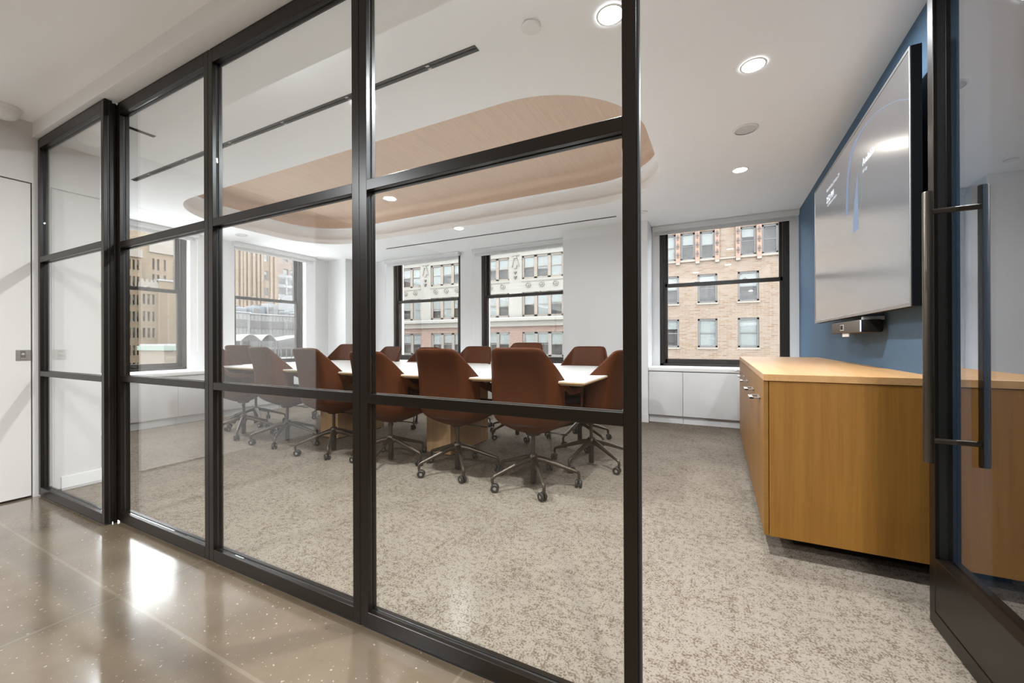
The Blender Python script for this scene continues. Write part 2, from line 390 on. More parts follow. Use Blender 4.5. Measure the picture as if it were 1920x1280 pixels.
# ------------------------------------------------------------------ exterior windows of the room
def sash_window(n, ax, a0, a1, z0, z1, pos, label):
    """pos: plane of the inner face; the window recedes outwards (ax 'y': +y, ax 'x': -x)"""
    sg = 1 if ax == 'y' else -1
    def bx(mb, A0, A1, d0, d1, Z0, Z1, mat, bev=.004):
        p0, p1 = pos+sg*d0, pos+sg*d1
        if ax == 'y': mb.box(A0, A1, p0, p1, Z0, Z1, mat, bev, 1)
        else: mb.box(p0, p1, A0, A1, Z0, Z1, mat, bev, 1)
    c = (a0+a1)/2
    t = thing('window_%d' % n, label, 'window', (c, pos, z0) if ax == 'y' else (pos, c, z0), kind='structure')
    f = MB(); fw = .05; D = .17
    for A0, A1 in ((a0, a0+fw), (a1-fw, a1)): bx(f, A0, A1, 0, D, z0, z1, WINBRZ)
    bx(f, a0, a1, 0, D, z1-fw, z1, WINBRZ); bx(f, a0, a1, 0, D, z0, z0+.035, WINBRZ)
    for A0, A1 in ((a0+fw, a0+fw+.018), (a1-fw-.018, a1-fw)):      # parting beads
        bx(f, A0, A1, .02, .035, z0, z1, WINBRZ, .002); bx(f, A0, A1, .085, .10, z0, z1, WINBRZ, .002)
    f.build('frame', t)
    zm = z0+1.135
    b0, b1 = a0+fw, a1-fw; sw = .048
    for nm, d0, Z0, Z1, rt, rb in (('lower_sash', .035, z0+.03, zm+.01, .05, .065), ('upper_sash', .10, zm-.03, z1-fw, .05, .05)):
        s = MB(); d1 = d0+.045
        bx(s, b0, b0+sw, d0, d1, Z0, Z1, WINBRZ); bx(s, b1-sw, b1, d0, d1, Z0, Z1, WINBRZ)
        bx(s, b0, b1, d0, d1, Z1-rt, Z1, WINBRZ); bx(s, b0, b1, d0, d1, Z0, Z0+rb, WINBRZ)
        so = s.build(nm, t)
        g = MB(); bx(g, b0+sw-.005, b1-sw+.005, d0+.019, d0+.025, Z0+rb-.005, Z1-rt+.005, WGLASS, 0)
        g.build('pane', so, label='clear glass pane')
    L_ = MB()
    for k in (.3, .7):
        A = b0+(b1-b0)*k; bx(L_, A-.03, A+.03, .04, .07, zm+.01, zm+.022, STEEL, .003)
        bx(L_, A-.008, A+.012, .05, .062, zm+.022, zm+.036, STEEL, .003)
    L_.build('sash_lock', t)
    return t
sash_window(1, 'x', *LEFW[0], .69, 2.76, -6.95, 'dark double-hung window in the left wall beside the glass partition, tan tower outside')
sash_window(2, 'x', *LEFW[1], .69, 2.76, -6.95, 'dark double-hung window in the left wall near the corner, white rooftop outside')
sash_window(3, 'y', *FARW[0], .73, 2.76, 6.07, 'dark double-hung window in the far wall by the corner, cream facade outside')
sash_window(4, 'y', *FARW[1], .73, 2.76, 6.07, 'dark double-hung window in the far wall, partly behind the white pier')
sash_window(5, 'y', *FARW[2], .73, 2.76, 6.07, 'dark double-hung window beside the blue wall with brick building outside')
# white reveals between wall plane and sash frame of the left windows
for i, (a, b_) in enumerate(LEFW): pass

def blind(ax, a0, a1, pos, label):
    """roller shade under the ceiling, rolled up"""
    def P(a, d, z): return (a, pos-d, z) if ax == 'y' else (pos+d, a, z)
    c = (a0+a1)/2
    t = thing('roller_blind', label, 'blind', P(c, 0, CZ), 'rolled-up roller blinds')
    prof = [(0, CZ-.002), (.085, CZ-.002), (.092, CZ-.02), (.085, CZ-.05), (.06, CZ-.068), (.03, CZ-.07), (0, CZ-.06)]
    b = MB(); n = len(prof); vs = [P(a0, d, z) for d, z in prof]+[P(a1, d, z) for d, z in prof]
    b.add(vs, [tuple(range(n)), tuple(range(n, 2*n))]+[(i, (i+1) % n, n+(i+1) % n, n+i) for i in range(n)], BLINDC); b.build('cassette', t, smooth=20)
    b = MB(); vs = []
    p0, p1 = (pos-.035, pos-.032) if ax == 'y' else (pos+.032, pos+.035)
    (b.box(a0+.03, a1-.03, p0, p1, CZ-.105, CZ-.05, BLINDM) if ax == 'y' else b.box(p0, p1, a0+.03, a1-.03, CZ-.105, CZ-.05, BLINDM)); b.build('shade_fabric', t)
    b = MB(); p0, p1 = (pos-.04, pos-.027) if ax == 'y' else (pos+.027, pos+.04)
    (b.box(a0+.03, a1-.03, p0, p1, CZ-.122, CZ-.103, BLINDC, .004) if ax == 'y' else b.box(p0, p1, a0+.03, a1-.03, CZ-.122, CZ-.103, BLINDC, .004)); b.build('bottom_bar', t)
    e = a1-.015 if ax == 'x' else a0+.015
    b = MB(); x0 = P(e, .05, CZ-.06); x1 = P(e, .05, .95); x2 = P(e, .07, .95); x3 = P(e, .07, CZ-.06)
    b.tube([x0, x1], .0022, PLAST, 6).tube([x2, x3], .0022, PLAST, 6).tube([x1, P(e, .06, .935), x2], .0022, PLAST, 6); b.build('chain', t)
blind('x', 1.72, 3.25, XL, 'rolled-up grey blind above the window showing a tan tower')
blind('x', 3.74, 5.19, XL, 'rolled-up grey blind above the window showing a white rooftop')
blind('y', -5.82, -4.08, YW, 'rolled-up grey blind above the cream-facade window by the corner')
blind('y', -3.80, -2.015, YW, 'rolled-up grey blind running into the white pier')
blind('y', -.822, .88, YW, 'rolled-up grey blind above the brick-facade window by the blue wall')

# low cabinets under the windows and their ledges
def radiator_run(ax, a0, a1, front, back, zt, seams, ledge_label, panel_labels):
    sg = 1 if ax == 'y' else -1
    def bx(mb, A0, A1, p0, p1, Z0, Z1, mat, bev=0):
        return mb.box(A0, A1, p0, p1, Z0, Z1, mat, bev) if ax == 'y' else mb.box(p0, p1, A0, A1, Z0, Z1, mat, bev)
    edges = [a0]+seams+[a1]
    for i in range(len(edges)-1):
        e0, e1 = edges[i]+.002, edges[i+1]-.002; c = (e0+e1)/2
        t = thing('radiator_cabinet', panel_labels[i], 'cabinet', (c, front, 0) if ax == 'y' else (front, c, 0), 'white low cabinets under the windows')
        bx(MB(), e0, e1, front, front+sg*.02, .105, zt-.058, CABW, .002).build('front_panel', t)
        bx(MB(), e0, e1, front+sg*.06, back-sg*.002, 0, zt-.052, CABW).build('plinth', t)
    b = bx(MB(), a0, a1, front-sg*.012, back, zt-.048, zt, SILLM, .004)
    # tongues of the ledge running into the window openings
    o = b.build('window_ledge', off=Vector((0, 0, 0))); tag(o, ledge_label, 'window ledge', 'white window ledges')
radiator_run('y', -.83, XB-.001, 5.645, YW, .73, [-.41], 'white ledge under the window by the blue wall',
    ['narrow white access panel beside the pier, under the window by the blue wall', 'wide white low cabinet under the window, running behind the oak credenza'])
radiator_run('y', -6.359, -2.012, 5.645, YW, .73, [-4.9, -3.45], 'white ledge under the two cream-facade windows', 
    ['white low cabinet under the far window by the corner', 'white low cabinet between the two cream-facade windows', 'white low cabinet beside the pier under the middle window'])
radiator_run('x', 1.389, 5.513, -6.33, XL, .69, [2.79, 4.2], 'white ledge along the left wall under the tan-tower and rooftop windows',
    ['white low cabinet under the window showing a tan tower', 'white low cabinet between the two windows of the left wall', 'white low cabinet under the window showing a white rooftop'])

# ------------------------------------------------------------------ glazed partition
RZ = [(0.012, .066), (.842, .878), (1.636, 1.675), (2.435, 2.497)]
def panel(x0, x1, yf, sl, sr, label, feet=True):
    D = .046
    t = thing('glazed_partition_panel', label, 'partition panel', ((x0+x1)/2, yf+D/2, 0), 'black framed glass partition panels')
    def profile(b, X0, X1, Z0, Z1, horiz):
        """frame bar: two stops with a dark glazing slot between"""
        b.box(X0, X1, yf, yf+.018, Z0, Z1, BRONZE, .0015, 1); b.box(X0, X1, yf+.028, yf+D, Z0, Z1, BRONZE, .0015, 1)
        e = .004
        if horiz: b.box(X0, X1, yf+.016, yf+.030, Z0+e, Z1-e, GASKET)
        else: b.box(X0+e, X1-e, yf+.016, yf+.030, Z0, Z1, GASKET)
    for X0, X1 in ((x0, x0+sl), (x1-sr, x1)):
        b = MB(); profile(b, X0, X1, RZ[0][0], RZ[3][1], False); b.build('stile', t)
    for (Z0, Z1), nm in zip(RZ, ('bottom_rail', 'cross_rail', 'cross_rail', 'head_rail')):
        b = MB(); profile(b, x0+sl, x1-sr, Z0, Z1, True); b.build(nm, t)
    for i in range(3):
        b = MB().box(x0+sl-.003, x1-sr+.003, yf+.020, yf+.026, RZ[i][1]-.003, RZ[i+1][0]+.003, GLASS); b.build('glass_pane', t, label='clear glass')
    b = MB().box(x0+.01, x1-.01, yf+.008, yf+.038, 0, .012, GASKET); b.build('floor_track', t)
    b = MB().box(x0+.004, x1-.004, yf+.006, yf+.040, RZ[3][1]-.001, SOF+.004, GASKET); b.build('head_channel', t)
    return t
panel(-4.258, -3.208, 1.048, .036, .036, 'narrow black framed glass panel standing proud beside the white corridor door')
panel(-3.218, -2.228, YP, .045, .037, 'black framed glass panel, second from the white corridor door')
panel(-2.226, -1.206, YP, .037, .037, 'black framed glass panel, third from the white corridor door, second from the doorway')
panel(-1.204, -.193, YP, .037, .036, 'black framed glass panel ending at the open doorway')
t = thing('doorway_brush_seal', 'black brush strip on the end post of the glass partition at the doorway', 'brush seal', (-.189, YP+.02, 0))
MB().box(-.193, -.186, YP+.008, YP+.036, .01, 2.49, GASKET, .002).build('bristle_strip', t)
t = thing('post_cover', 'black upright post between the proud glass panel and its neighbour', 'post', (-3.213, 1.10, 0))
MB().box(-3.236, -3.2085, 1.0945, YP-.0005, .0, 2.5, BRONZE, .002).build('upright', t)
struct('trim_door_head', MB().box(-.186, .80, YP, YP+.046, 2.435, SOF, BRONZE))
struct('trim_door_jamb', MB().box(.775, .80, YP, YP+.046, 0, 2.435, BRONZE))
# open glass door
def glass_door():
    x0, x1 = .713, .763; y0, y1 = 1.165, 2.10
    t = thing('door_1', 'open black framed glass door with long pull handles, standing before the blue wall', 'door', (x1, y0, 0), kind='structure')
    def vert(a0, a1):
        b = MB(); b.box(x0, x0+.012, a0, a1, .06, 2.43, BRONZE, .0015, 1); b.box(x0+.047-.012, x1, a0, a1, .06, 2.43, BRONZE, .0015, 1)
        b.box(x0+.01, x1-.004, a0+.003, a1-.003, .06, 2.43, GASKET); return b
    vert(y1-.044, y1).build('stile', t); vert(y0, y0+.044).build('stile', t)
    MB().box(x0, x1, y0, y1, .008, .063, BRONZE, .0015, 1).build('kick_strip', t)
    MB().box(x0+.001, x1-.001, y0+.044, y1-.044, .066, .262, BRONZE, .0015, 1).build('bottom_rail', t)
    MB().box(x0, x1, y0+.044, y1-.044, 2.37, 2.43, BRONZE, .0015, 1).build('head_rail', t)
    MB().box(x0+.036, x0+.042, y0+.04, y1-.04, .258, 2.374, DGLASS).build('glass_pane', t, label='faintly tinted glass')
    for sx, nm in ((x0-.036, 'pull_handle'), (x1+.040, 'pull_handle')):
        b = MB(); yc = 1.997; s_ = 1 if sx > x1 else -1
        b.lathe([(.0, .628), (.0135, .628), (.0148, .632), (.0148, 1.603), (.0135, 1.607), (.0, 1.607)], HANDLE, (sx, yc, 0), 2, 20)
        h = b.build(nm, t, label='round bronze pull bar')
        for z in (.708, 1.534):
            b = MB(); e = x0 if s_ < 0 else x1
            b.tube([(sx, yc, z), (e-s_*.0, yc, z)], .0095, HANDLE, 14); b.build('standoff', h)
    for z in (.708, 1.534):
        b = MB(); b.tube([(x0, 1.997, z), (x1, 1.997, z)], .0095, HANDLE, 14); b.build('through_bolt', t)
glass_door()

# ------------------------------------------------------------------ ceiling fittings
def slot(x0, x1, y0, y1, z, label, divs=0):
    t = thing('linear_air_slot', label, 'air diffuser', ((x0+x1)/2, (y0+y1)/2, z), 'black slot diffusers in the ceiling')
    MB().box(x0, x1, y0, y1, z-.004, z+.03, BLKMET, .001, 1).build('channel', t)
    lo = x1-x0 > y1-y0
    b = MB(); c = (y0+y1)/2 if lo else (x0+x1)/2
    if lo: b.box(x0+.005, x1-.005, c-.006, c+.006, z-.008, z-.004, GASKET)
    else: b.box(c-.006, c+.006, y0+.005, y1-.005, z-.008, z-.004, GASKET)
    b.build('blade', t)
    for k in range(divs):
        x = x0+(x1-x0)*(k+.5)/divs; MB().box(x-.012, x+.012, y0+.006, y1-.006, z-.0075, z-.0035, STEEL).build('clip', t)
slot(-5.12, -1.166, 1.869, 1.916, CZ, 'long black slot in the ceiling between the glass partition and the oak coffer', 6)
slot(-5.06, -1.155, 5.237, 5.255, CZ, 'thin black slot in the ceiling between the oak coffer and the far windows')
slot(-3.52, -3.485, 1.14, 1.41, SOF, 'short black slot in the soffit behind the second glass panel')

def downlight(x, y, z, label, group='recessed downlights', r=.058, lens=LENS):
    t = thing('recessed_downlight', label, 'downlight', (x, y, z), group)
    MB().lathe([(r, z-.001), (r+.012, z-.001), (r+.012, z-.004), (r, z-.006)], PLAST, (x, y, 0), 2, 32, False).build('trim_ring', t)
    MB().lathe([(0.0, z-.003), (r, z-.003)], lens, (x, y, 0), 2, 24, False).build('lens', t, label='lit white lens')
downlight(.186, 2.743, CZ, 'lit downlight over the open doorway side, in line with the credenza end', lens=DLENS)
downlight(.186, 4.362, CZ, 'lit downlight near the window by the blue wall', lens=FLENS)
downlight(-.465, 2.0, CZ, 'large bright downlight beside the post of the doorway')
downlight(-2.13, 2.0, CZ, 'added downlight hidden by the post between the last two glass panels')  # added to brighten the room, kept out of sight by the post
downlight(-6.0, 2.0, CZ, 'added downlight hidden by the post beside the proud glass panel', lens=DLENS)  # another added room light, hidden from the camera by the frame posts
for i, (x, y) in enumerate([(-3.13, -1.04), (-3.13, -2.34), (.9, -.7), (.9, -2.2), (2.6, -1.4)]):
    downlight(x, y, CC, ['corridor downlight beside the white door', 'corridor downlight by the back wall beyond the white door', 'added unseen corridor downlight before the doorway', 'added unseen corridor downlight by the back wall facing the doorway', 'added unseen corridor downlight at the far side of the corridor'][i], 'corridor downlights', lens=DLENS if i == 1 else CLENS)  # last three lamps are added out of view to brighten the corridor

def disc(x, y, z, label, r, name, cat, ring=True):
    t = thing(name, label, cat, (x, y, z))
    if ring:
        MB().lathe([(r-.012, z-.0005), (r, z-.0005), (r, z-.006), (r-.012, z-.009)], PLAST, (x, y, 0), 2, 36, False).build('trim_ring', t)
        MB().lathe([(0, z-.004), (r-.012, z-.004)], plain('speaker_grille', (.60, .60, .59), .7), (x, y, 0), 2, 36, False).build('grille', t, label='pale grey grille')
    else:
        MB().lathe([(0, z-.014), (r-.004, z-.014), (r, z-.011), (r, z-.004), (r-.012, z-.004), (r-.012, z)], PLAST, (x, y, 0), 2, 36, False).build('cover', t)
disc(-.842, 1.889, CZ, 'small plain white sprinkler cover in the ceiling beyond the slot end', .048, 'sprinkler_cover', 'sprinkler cover', False)
disc(-.82, 5.22, CZ, 'round white sprinkler cover in the ceiling near the pier', .048, 'sprinkler_cover', 'sprinkler cover', False)
disc(.189, 3.546, CZ, 'round white ceiling speaker between the two downlights before the television', .085, 'ceiling_speaker', 'speaker')
disc(-6.30, 3.573, CZ, 'round white ceiling speaker near the left wall', .085, 'ceiling_speaker', 'speaker')

# corridor: white door with flush pull, dome camera
def corridor_door():
    t = thing('door_2', 'flush white door in the corridor wall beside the glass partition', 'door', (LEFTWALL-.03, .55, 0), kind='structure')
    MB().box(LEFTWALL-.05, LEFTWALL-.008, .08, 1.018, .012, 2.183, plain('white_door_paint', (.62, .598, .572), .4, var=.01), .002, 1).build('leaf', t)
    p = MB().box(LEFTWALL-.008, LEFTWALL-.0045, .948, 1.017, .953, 1.026, STEEL, .001, 1).build('pull_plate', t, label='square brushed steel plate')
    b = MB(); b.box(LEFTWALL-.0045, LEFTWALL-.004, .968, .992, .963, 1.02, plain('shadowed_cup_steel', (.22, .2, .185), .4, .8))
    b.build('cup', p)
    b = MB(); b.lathe([(.0, LEFTWALL+.006), (.008, LEFTWALL+.005), (.009, LEFTWALL-.004)], HUBM, (0, .98, .996), 0, 16); b.box(LEFTWALL-.004, LEFTWALL+.004, .969, .991, .964, .970, HUBM, .001, 1)
    b.build('thumb_turn', p)
corridor_door()
t = thing('dome_camera', 'white dome security camera on the corridor ceiling beside the white door', 'security camera', (-4.14, .865, CC))
MB().lathe([(0, CC), (.085, CC), (.085, CC-.012), (.078, CC-.02)], PLAST, (-4.14, .865, 0), 2, 32).build('base', t)
MB().lathe([(.078, CC-.02), (.074, CC-.045), (.058, CC-.066), (.03, CC-.078), (0, CC-.08)], PLAST, (-4.14, .865, 0), 2, 32).build('housing', t)
b = MB()
for dx, dy, r in ((.036, -.040, .020), (.052, -.005, .013)):
    d = Vector((dx, dy, -.052)).normalized(); c = Vector((-4.14, .865, CC-.012))+d*.058
    u = d.cross(Vector((0, 0, 1))).normalized(); w = u.cross(d)
    vs = [c+d*.010]+[c+d*.002+r*(math.cos(a)*u+math.sin(a)*w) for a in [2*math.pi*k/16 for k in range(16)]]
    b.add(vs, [(0, 1+k, 1+(k+1) % 16) for k in range(16)], TVBLK)
b.build('lens', t, label='black lens')

# ------------------------------------------------------------------ table
TX0, TX1, TY0, TY1, TZ = -5.30, -.79, 2.60, 4.43, .80
def table():
    t = thing('conference_table', 'long white topped conference table on oak box bases', 'table', ((TX0+TX1)/2, (TY0+TY1)/2, 0))
    def outline(ins):
        p = []
        x0, x1 = TX0+ins, TX1-ins
        n = 16
        for k in range(n+1):                       # near side, slightly bowed
            u = k/n; x = x0+(x1-x0)*u; bow = .045*(1-(2*u-1)**2); p.append((x, TY0+ins+.03-bow*.0+(.0)))
        for k in range(n+1):
            u = 1-k/n; x = x0+(x1-x0)*u; p.append((x, TY1-ins))
        return p
    MB().prism(outline(.004), TZ-.006, TZ, TABTOP).build('tabletop', t, smooth=0)
    b = MB(); o, i = outline(0), outline(.03)
    n = len(o); vs = [(x, y, TZ-.006) for x, y in o]+[(x, y, TZ-.014) for x, y in o]+[(x, y, TZ-.032) for x, y in i]
    fs = [tuple(range(n)), tuple(range(2*n, 3*n))]
    for r in range(2):
        for k in range(n): fs.append((r*n+k, r*n+(k+1) % n, (r+1)*n+(k+1) % n, (r+1)*n+k))
    b.add(vs, fs, PLYE).build('plywood_edge', t, label='pale plywood edge')
    for x0 in (-2.52, -4.03):
        MB().box(x0, x0+.28, 3.14, 3.84, .012, TZ-.09, PEDW, .003, 1).build('box_base', t, label='oak veneered box base')
    b = MB()
    for y in (3.22, 3.80): b.box(TX0+.35, TX1-.35, y-.03, y+.03, TZ-.085, TZ-.032, BLKMET)
    for x in (-4.9, -3.9, -2.4, -1.2): b.box(x-.03, x+.03, 2.85, 4.15, TZ-.075, TZ-.032, BLKMET)
    b.build('under_frame', t, label='black steel frame under the top')
    for x0 in (-2.52, -4.03):
        MB().box(x0+.02, x0+.26, 3.16, 3.82, 0, .012, GASKET).build('foot_pad', t); MB().box(x0, x0+.28, 3.10, 3.88, TZ-.09, TZ-.032, BLKMET).build('mounting_plate', t)
table()

# ------------------------------------------------------------------ chairs
def lerp(a, b, t): return a+(b-a)*t
def interp(tab, s):
    for i in range(len(tab)-1):
        if s <= tab[i+1][0]:
            f = (s-tab[i][0])/(tab[i+1][0]-tab[i][0]); f = max(0, min(1, f))
            return [lerp(tab[i][k], tab[i+1][k], f) for k in range(1, len(tab[i]))]
    return list(tab[-1][1:])
def smoothstep(a, b, x):
    t = max(0, min(1, (x-a)/(b-a))); return t*t*(3-2*t)
PLAN = [(0, 0, -.245), (.26, .158, -.242), (.35, .213, -.224), (.46, .262, -.165), (.58, .297, -.06), (.72, .325, .06), (.87, .335, .17), (1, .318, .245)]
def chair_shell():
    NU = 49; us = [-1+2*i/(NU-1) for i in range(NU)]
    bottom = [(.378, .13), (.405, .40), (.440, .66), (.478, .87), (.517, .965), (.565, 1.0)]
    ts = [.16, .30, .45, .6, .72, .84, .93, 1.0]
    rows = []
    for z, sc in bottom:
        rows.append([(interp(PLAN, abs(u))[0]*sc*(1 if u >= 0 else -1), interp(PLAN, abs(u))[1]*sc+.02*(1-sc), z+.02*smoothstep(.75, 1, abs(u))*sc) for u in us])
    for t_ in ts:
        row = []
        for u in us:
            a = abs(u); x, y = interp(PLAN, a)
            lin = max(0, min(1, (a-.325)/.29)); top = lerp(1.03, .735, .75*lin+.25*smoothstep(.325, .615, a))
            top -= .004*smoothstep(.20, .32, a)
            if a > .9: top -= .05*((a-.9)/.1)**2
            z = .565+(top-.565)*t_
            k = (1-smoothstep(.30, .62, a)); h = max(0, z-.60)
            y2 = y-.20*h*k+.05*math.sin(min(1, h/.4)*math.pi)*k*.3
            x2 = x*(1-.06*smoothstep(.70, 1.03, z)*k)
            row.append((math.copysign(x2, u) if u else 0, y2, z))
        rows.append(row)
    b = bmesh.new(); V = [[b.verts.new(p) for p in r] for r in rows]
    nb = len(bottom)
    for i in range(len(rows)-1):
        for j in range(NU-1):
            uc = abs((us[j]+us[j+1])/2)
            if uc > .56 and uc < .93 and nb-1 <= i < nb+4: continue       # opening under the armrest
            b.faces.new((V[i][j], V[i][j+1], V[i+1][j+1], V[i+1][j]))
    # close the bowl at the bottom
    b.faces.new([V[0][j] for j in range(NU-1, -1, -1)])
    for i in range(nb-1):
        b.faces.new((V[i][NU-1], V[i][0], V[i+1][0], V[i+1][NU-1]))
    bmesh.ops.recalc_face_normals(b, faces=b.faces[:])
    me = bpy.data.meshes.new('shell'); b.to_mesh(me); b.free(); me.materials.append(LEATH)
    o = bpy.data.objects.new('shell', me); COL.objects.link(o)
    s = o.modifiers.new('solid', 'SOLIDIFY'); s.thickness = .024; s.offset = -1; s.use_even_offset = False
    d = o.modifiers.new('sub', 'SUBSURF'); d.levels = 1; d.render_levels = 1
    dg = bpy.context.evaluated_depsgraph_get(); me2 = bpy.data.meshes.new_from_object(o.evaluated_get(dg))
    o.modifiers.clear(); o.data = me2; me2.shade_smooth(); me2.name = 'shell'
    return o
def chair_seat():
    """upholstered pad inside the shell"""
    n = 40; rows = []
    for sc, z in ((.0, .545), (.55, .545), (.86, .540), (.96, .525), (1.0, .50), (.97, .475), (.85, .46), (.0, .46)):
        r = []
        for k in range(n):
            a = 2*math.pi*k/n; c, s_ = math.cos(a), math.sin(a)
            x = math.copysign(abs(c)**.55, c)*.245*sc; y = math.copysign(abs(s_)**.55, s_)*.235*sc+.02
            r.append((x, y, z-.02*max(0, y)/.25*(1 if z > .47 else .3)+.012*(x/.25)**2))
        rows.append(r)
    b = MB(); vs = [p for r in rows for p in r]; fs = []
    for i in range(len(rows)-1):
        for k in range(n): fs.append((i*n+k, i*n+(k+1) % n, (i+1)*n+(k+1) % n, (i+1)*n+k))
    b.add(vs, fs, SEATM); return b
def make_chair():
    t = thing('office_chair', 'x', 'chair', (0, 0, 0), 'brown leather conference chairs')
    sh = chair_shell(); sh.parent = t
    chair_seat().build('seat_cushion', t, smooth=60)
    b = MB(); b.lathe([(.0, .012), (.022, .012), (.0235, .016), (.0235, .225), (.0235, .23)], BLKMET, n=20); b.lathe([(.0145, .22), (.0145, .385)], CHBASE, n=16)
    b.lathe([(.05, .372), (.06, .38), (.06, .392)], BLKMET, n=20)
    b.build('gas_lift', t)
    b = MB(); b.tube([(.05, .02, .392), (.14, .05, .388), (.20, .07, .380)], [.006, .0055, .005], BLKMET, 8); b.box(.195, .245, .055, .085, .374, .382, BLKMET, .003); b.build('height_lever', t)
    b = MB(); b.lathe([(.026, .155), (.036, .165), (.040, .195), (.036, .222), (.026, .235)], CHBASE, n=20); b.build('base_hub', t)
    for k in range(5):
        a = R(90+72*k); c, s_ = math.cos(a), math.sin(a)
        L_ = MB()
        pts = [(.025, .196), (.08, .188), (.18, .156), (.27, .126), (.315, .112), (.332, .104), (.338, .09), (.338, .066)]
        rad = [.024, .021, .017, .014, .0125, .012, .0115, .011]
        L_.tube([(r*c, r*s_, z) for r, z in pts], rad, CHBASE, 12)
        lo = L_.build('leg', t)
        # caster
        C = MB(); ca = a+R(35+57*k); cc, cs = math.cos(ca), math.sin(ca)
        px, py = .338*c+.018*cc, .338*s_+.018*cs
        ax = Vector((-cs, cc, 0))
        for sd in (-1, 1):
            ctr = Vector((px, py, .030))+ax*sd*.0145
            pr = [(.012, -.009), (.026, -.009), (.030, -.005), (.030, .005), (.026, .009), (.012, .009)]
            vs = []; nn = 20
            u = Vector((cc, cs, 0)); w = Vector((0, 0, 1))
            for r_, h_ in pr:
                for q in range(nn):
                    g = 2*math.pi*q/nn; vs.append(ctr+ax*h_+r_*(math.cos(g)*u+math.sin(g)*w))
            fs = [(i*nn+q, i*nn+(q+1) % nn, (i+1)*nn+(q+1) % nn, (i+1)*nn+q) for i in range(5) for q in range(nn)]
            C.add(vs, fs, CASTER)
            vs = [ctr+ax*sd*.006+.0125*(math.cos(2*math.pi*q/nn)*u+math.sin(2*math.pi*q/nn)*w) for q in range(nn)]
            C.add(vs, [tuple(range(nn))], HUBM)
        C.box(px-.010, px+.010, py-.010, py+.010, .024, .062, CASTER, .004)
        C.tube([(.338*c, .338*s_, .070), (.338*c, .338*s_, .058), (px, py, .052)], [.009, .009, .008], CASTER, 8)
        C.build('caster', lo)
    return t
proto = make_chair()
CH = [ # x, y, heading, leg turn, lift, label
 (-1.243, 2.800, 2, 0, 0, 'brown leather chair with its back to the glass, first from the doorway'),
 (-1.948, 2.833, 0, 6, -.01, 'brown leather chair with its back to the glass, second from the doorway'),
 (-2.648, 2.794, 2, -18, -.035, 'brown leather chair, third from the doorway along the glass, half behind a black post'),
 (-3.394, 2.796, -3, 6, -.01, 'brown leather chair with its back to the glass, fourth from the doorway'),
 (-4.172, 2.840, -4, 0, .0, 'brown leather chair with its back to the glass, fifth from the doorway'),
 (-4.945, 2.826, -48, 14, 0, 'brown leather chair turned sideways at the near corner of the table by the left wall'),
 (-.996, 3.496, 78, 20, -.03, 'brown leather chair at the table end by the doorway, partly behind the end post'),
 (-5.45, 3.27, -80, 33, .01, 'brown leather chair at the table end in front of the rooftop window'),
 (-1.335, 4.240, 176, 24, -.015, 'brown leather chair across the table in front of the white pier'),
 (-2.050, 4.170, 182, 10, .03, 'brown leather chair across the table whose top shows just above the first near chair'),
 (-2.760, 4.180, 180, 40, -.015, 'brown leather chair across the table between the two cream-facade windows'),
 (-3.520, 4.170, 180, 0, -.03, 'brown leather chair across the table hidden behind the second near chair'),
 (-4.260, 4.200, 172, 16, -.02, 'brown leather chair across the table in front of the corner window'),
 (-5.02, 4.15, 186, 30, .015, 'brown leather chair across the table before the corner pier, half behind a black post'),
]
for i, (x, y, hd, lt, lift, lab) in enumerate(CH):
    c = proto if i == 0 else copy_tree(proto)
    c.location = (x, y, 0); c.rotation_euler = (0, 0, R(hd)); c['label'] = lab
    for ch in c.children:
        nm = ch.name.split('.')[0]
        if nm == 'leg': ch.rotation_euler = (0, 0, R(lt-hd))
        if nm in ('shell', 'seat_cushion', 'height_lever'): ch.location = (0, 0, lift)

# ------------------------------------------------------------------ credenza
def credenza():
    x0, x1, y0, y1, zb, zt = .20, XB-.002, 2.392, 5.0, .10, .905
    t = thing('credenza', 'long oak credenza under the television along the blue wall', 'sideboard', ((x0+x1)/2, (y0+y1)/2, 0))
    MB().box(x0, x1, y0-.003, y1, zt-.034, zt, OAKY, .0015, 1).build('top', t)
    MB().box(x0+.001, x0+.021, y0, y0+.019, zb, zt-.037, OAKE, .001, 1).build('corner_edge', t)
    MB().box(x0+.024, x1, y0, y0+.02, zb-.002, zt-.037, OAKV, .001, 1).build('end_panel', t, label='oak end panel with upright grain')
    MB().box(x0+.024, x1, y0+.02, y1, zb, zt-.037, OAKV).build('carcass', t)
    n = 5; w = (y1-y0-.02)/n
    for k in range(n):
        a = y0+.02+w*k
        d = MB().box(x0+.001, x0+.021, a+.0015, a+w-.0015, zb, zt-.037, OAKV, .001, 1).build('door', t)
        hy = a+(.17 if k % 2 == 0 else .09)
        if k == 4: hy = a+.3
        b = MB(); hz = zt-.150
        b.box(x0-.05, x0+.001, hy, hy+.016, hz, hz+.006, STEEL).box(x0-.05, x0+.001, hy+.144, hy+.16, hz, hz+.006, STEEL).box(x0-.05, x0-.030, hy, hy+.16, hz, hz+.006, STEEL).box(x0-.004, x0+.001, hy, hy+.15, hz-.006, hz+.008, STEEL)
        b.build('handle', d, label='flat steel loop pull')
    MB().box(x0+.15, x1, y0+.20, y1-.06, 0, zb-.004, plain('black_plinth', (.012, .011, .01), .6)).build('plinth', t, label='recessed black plinth')
credenza()

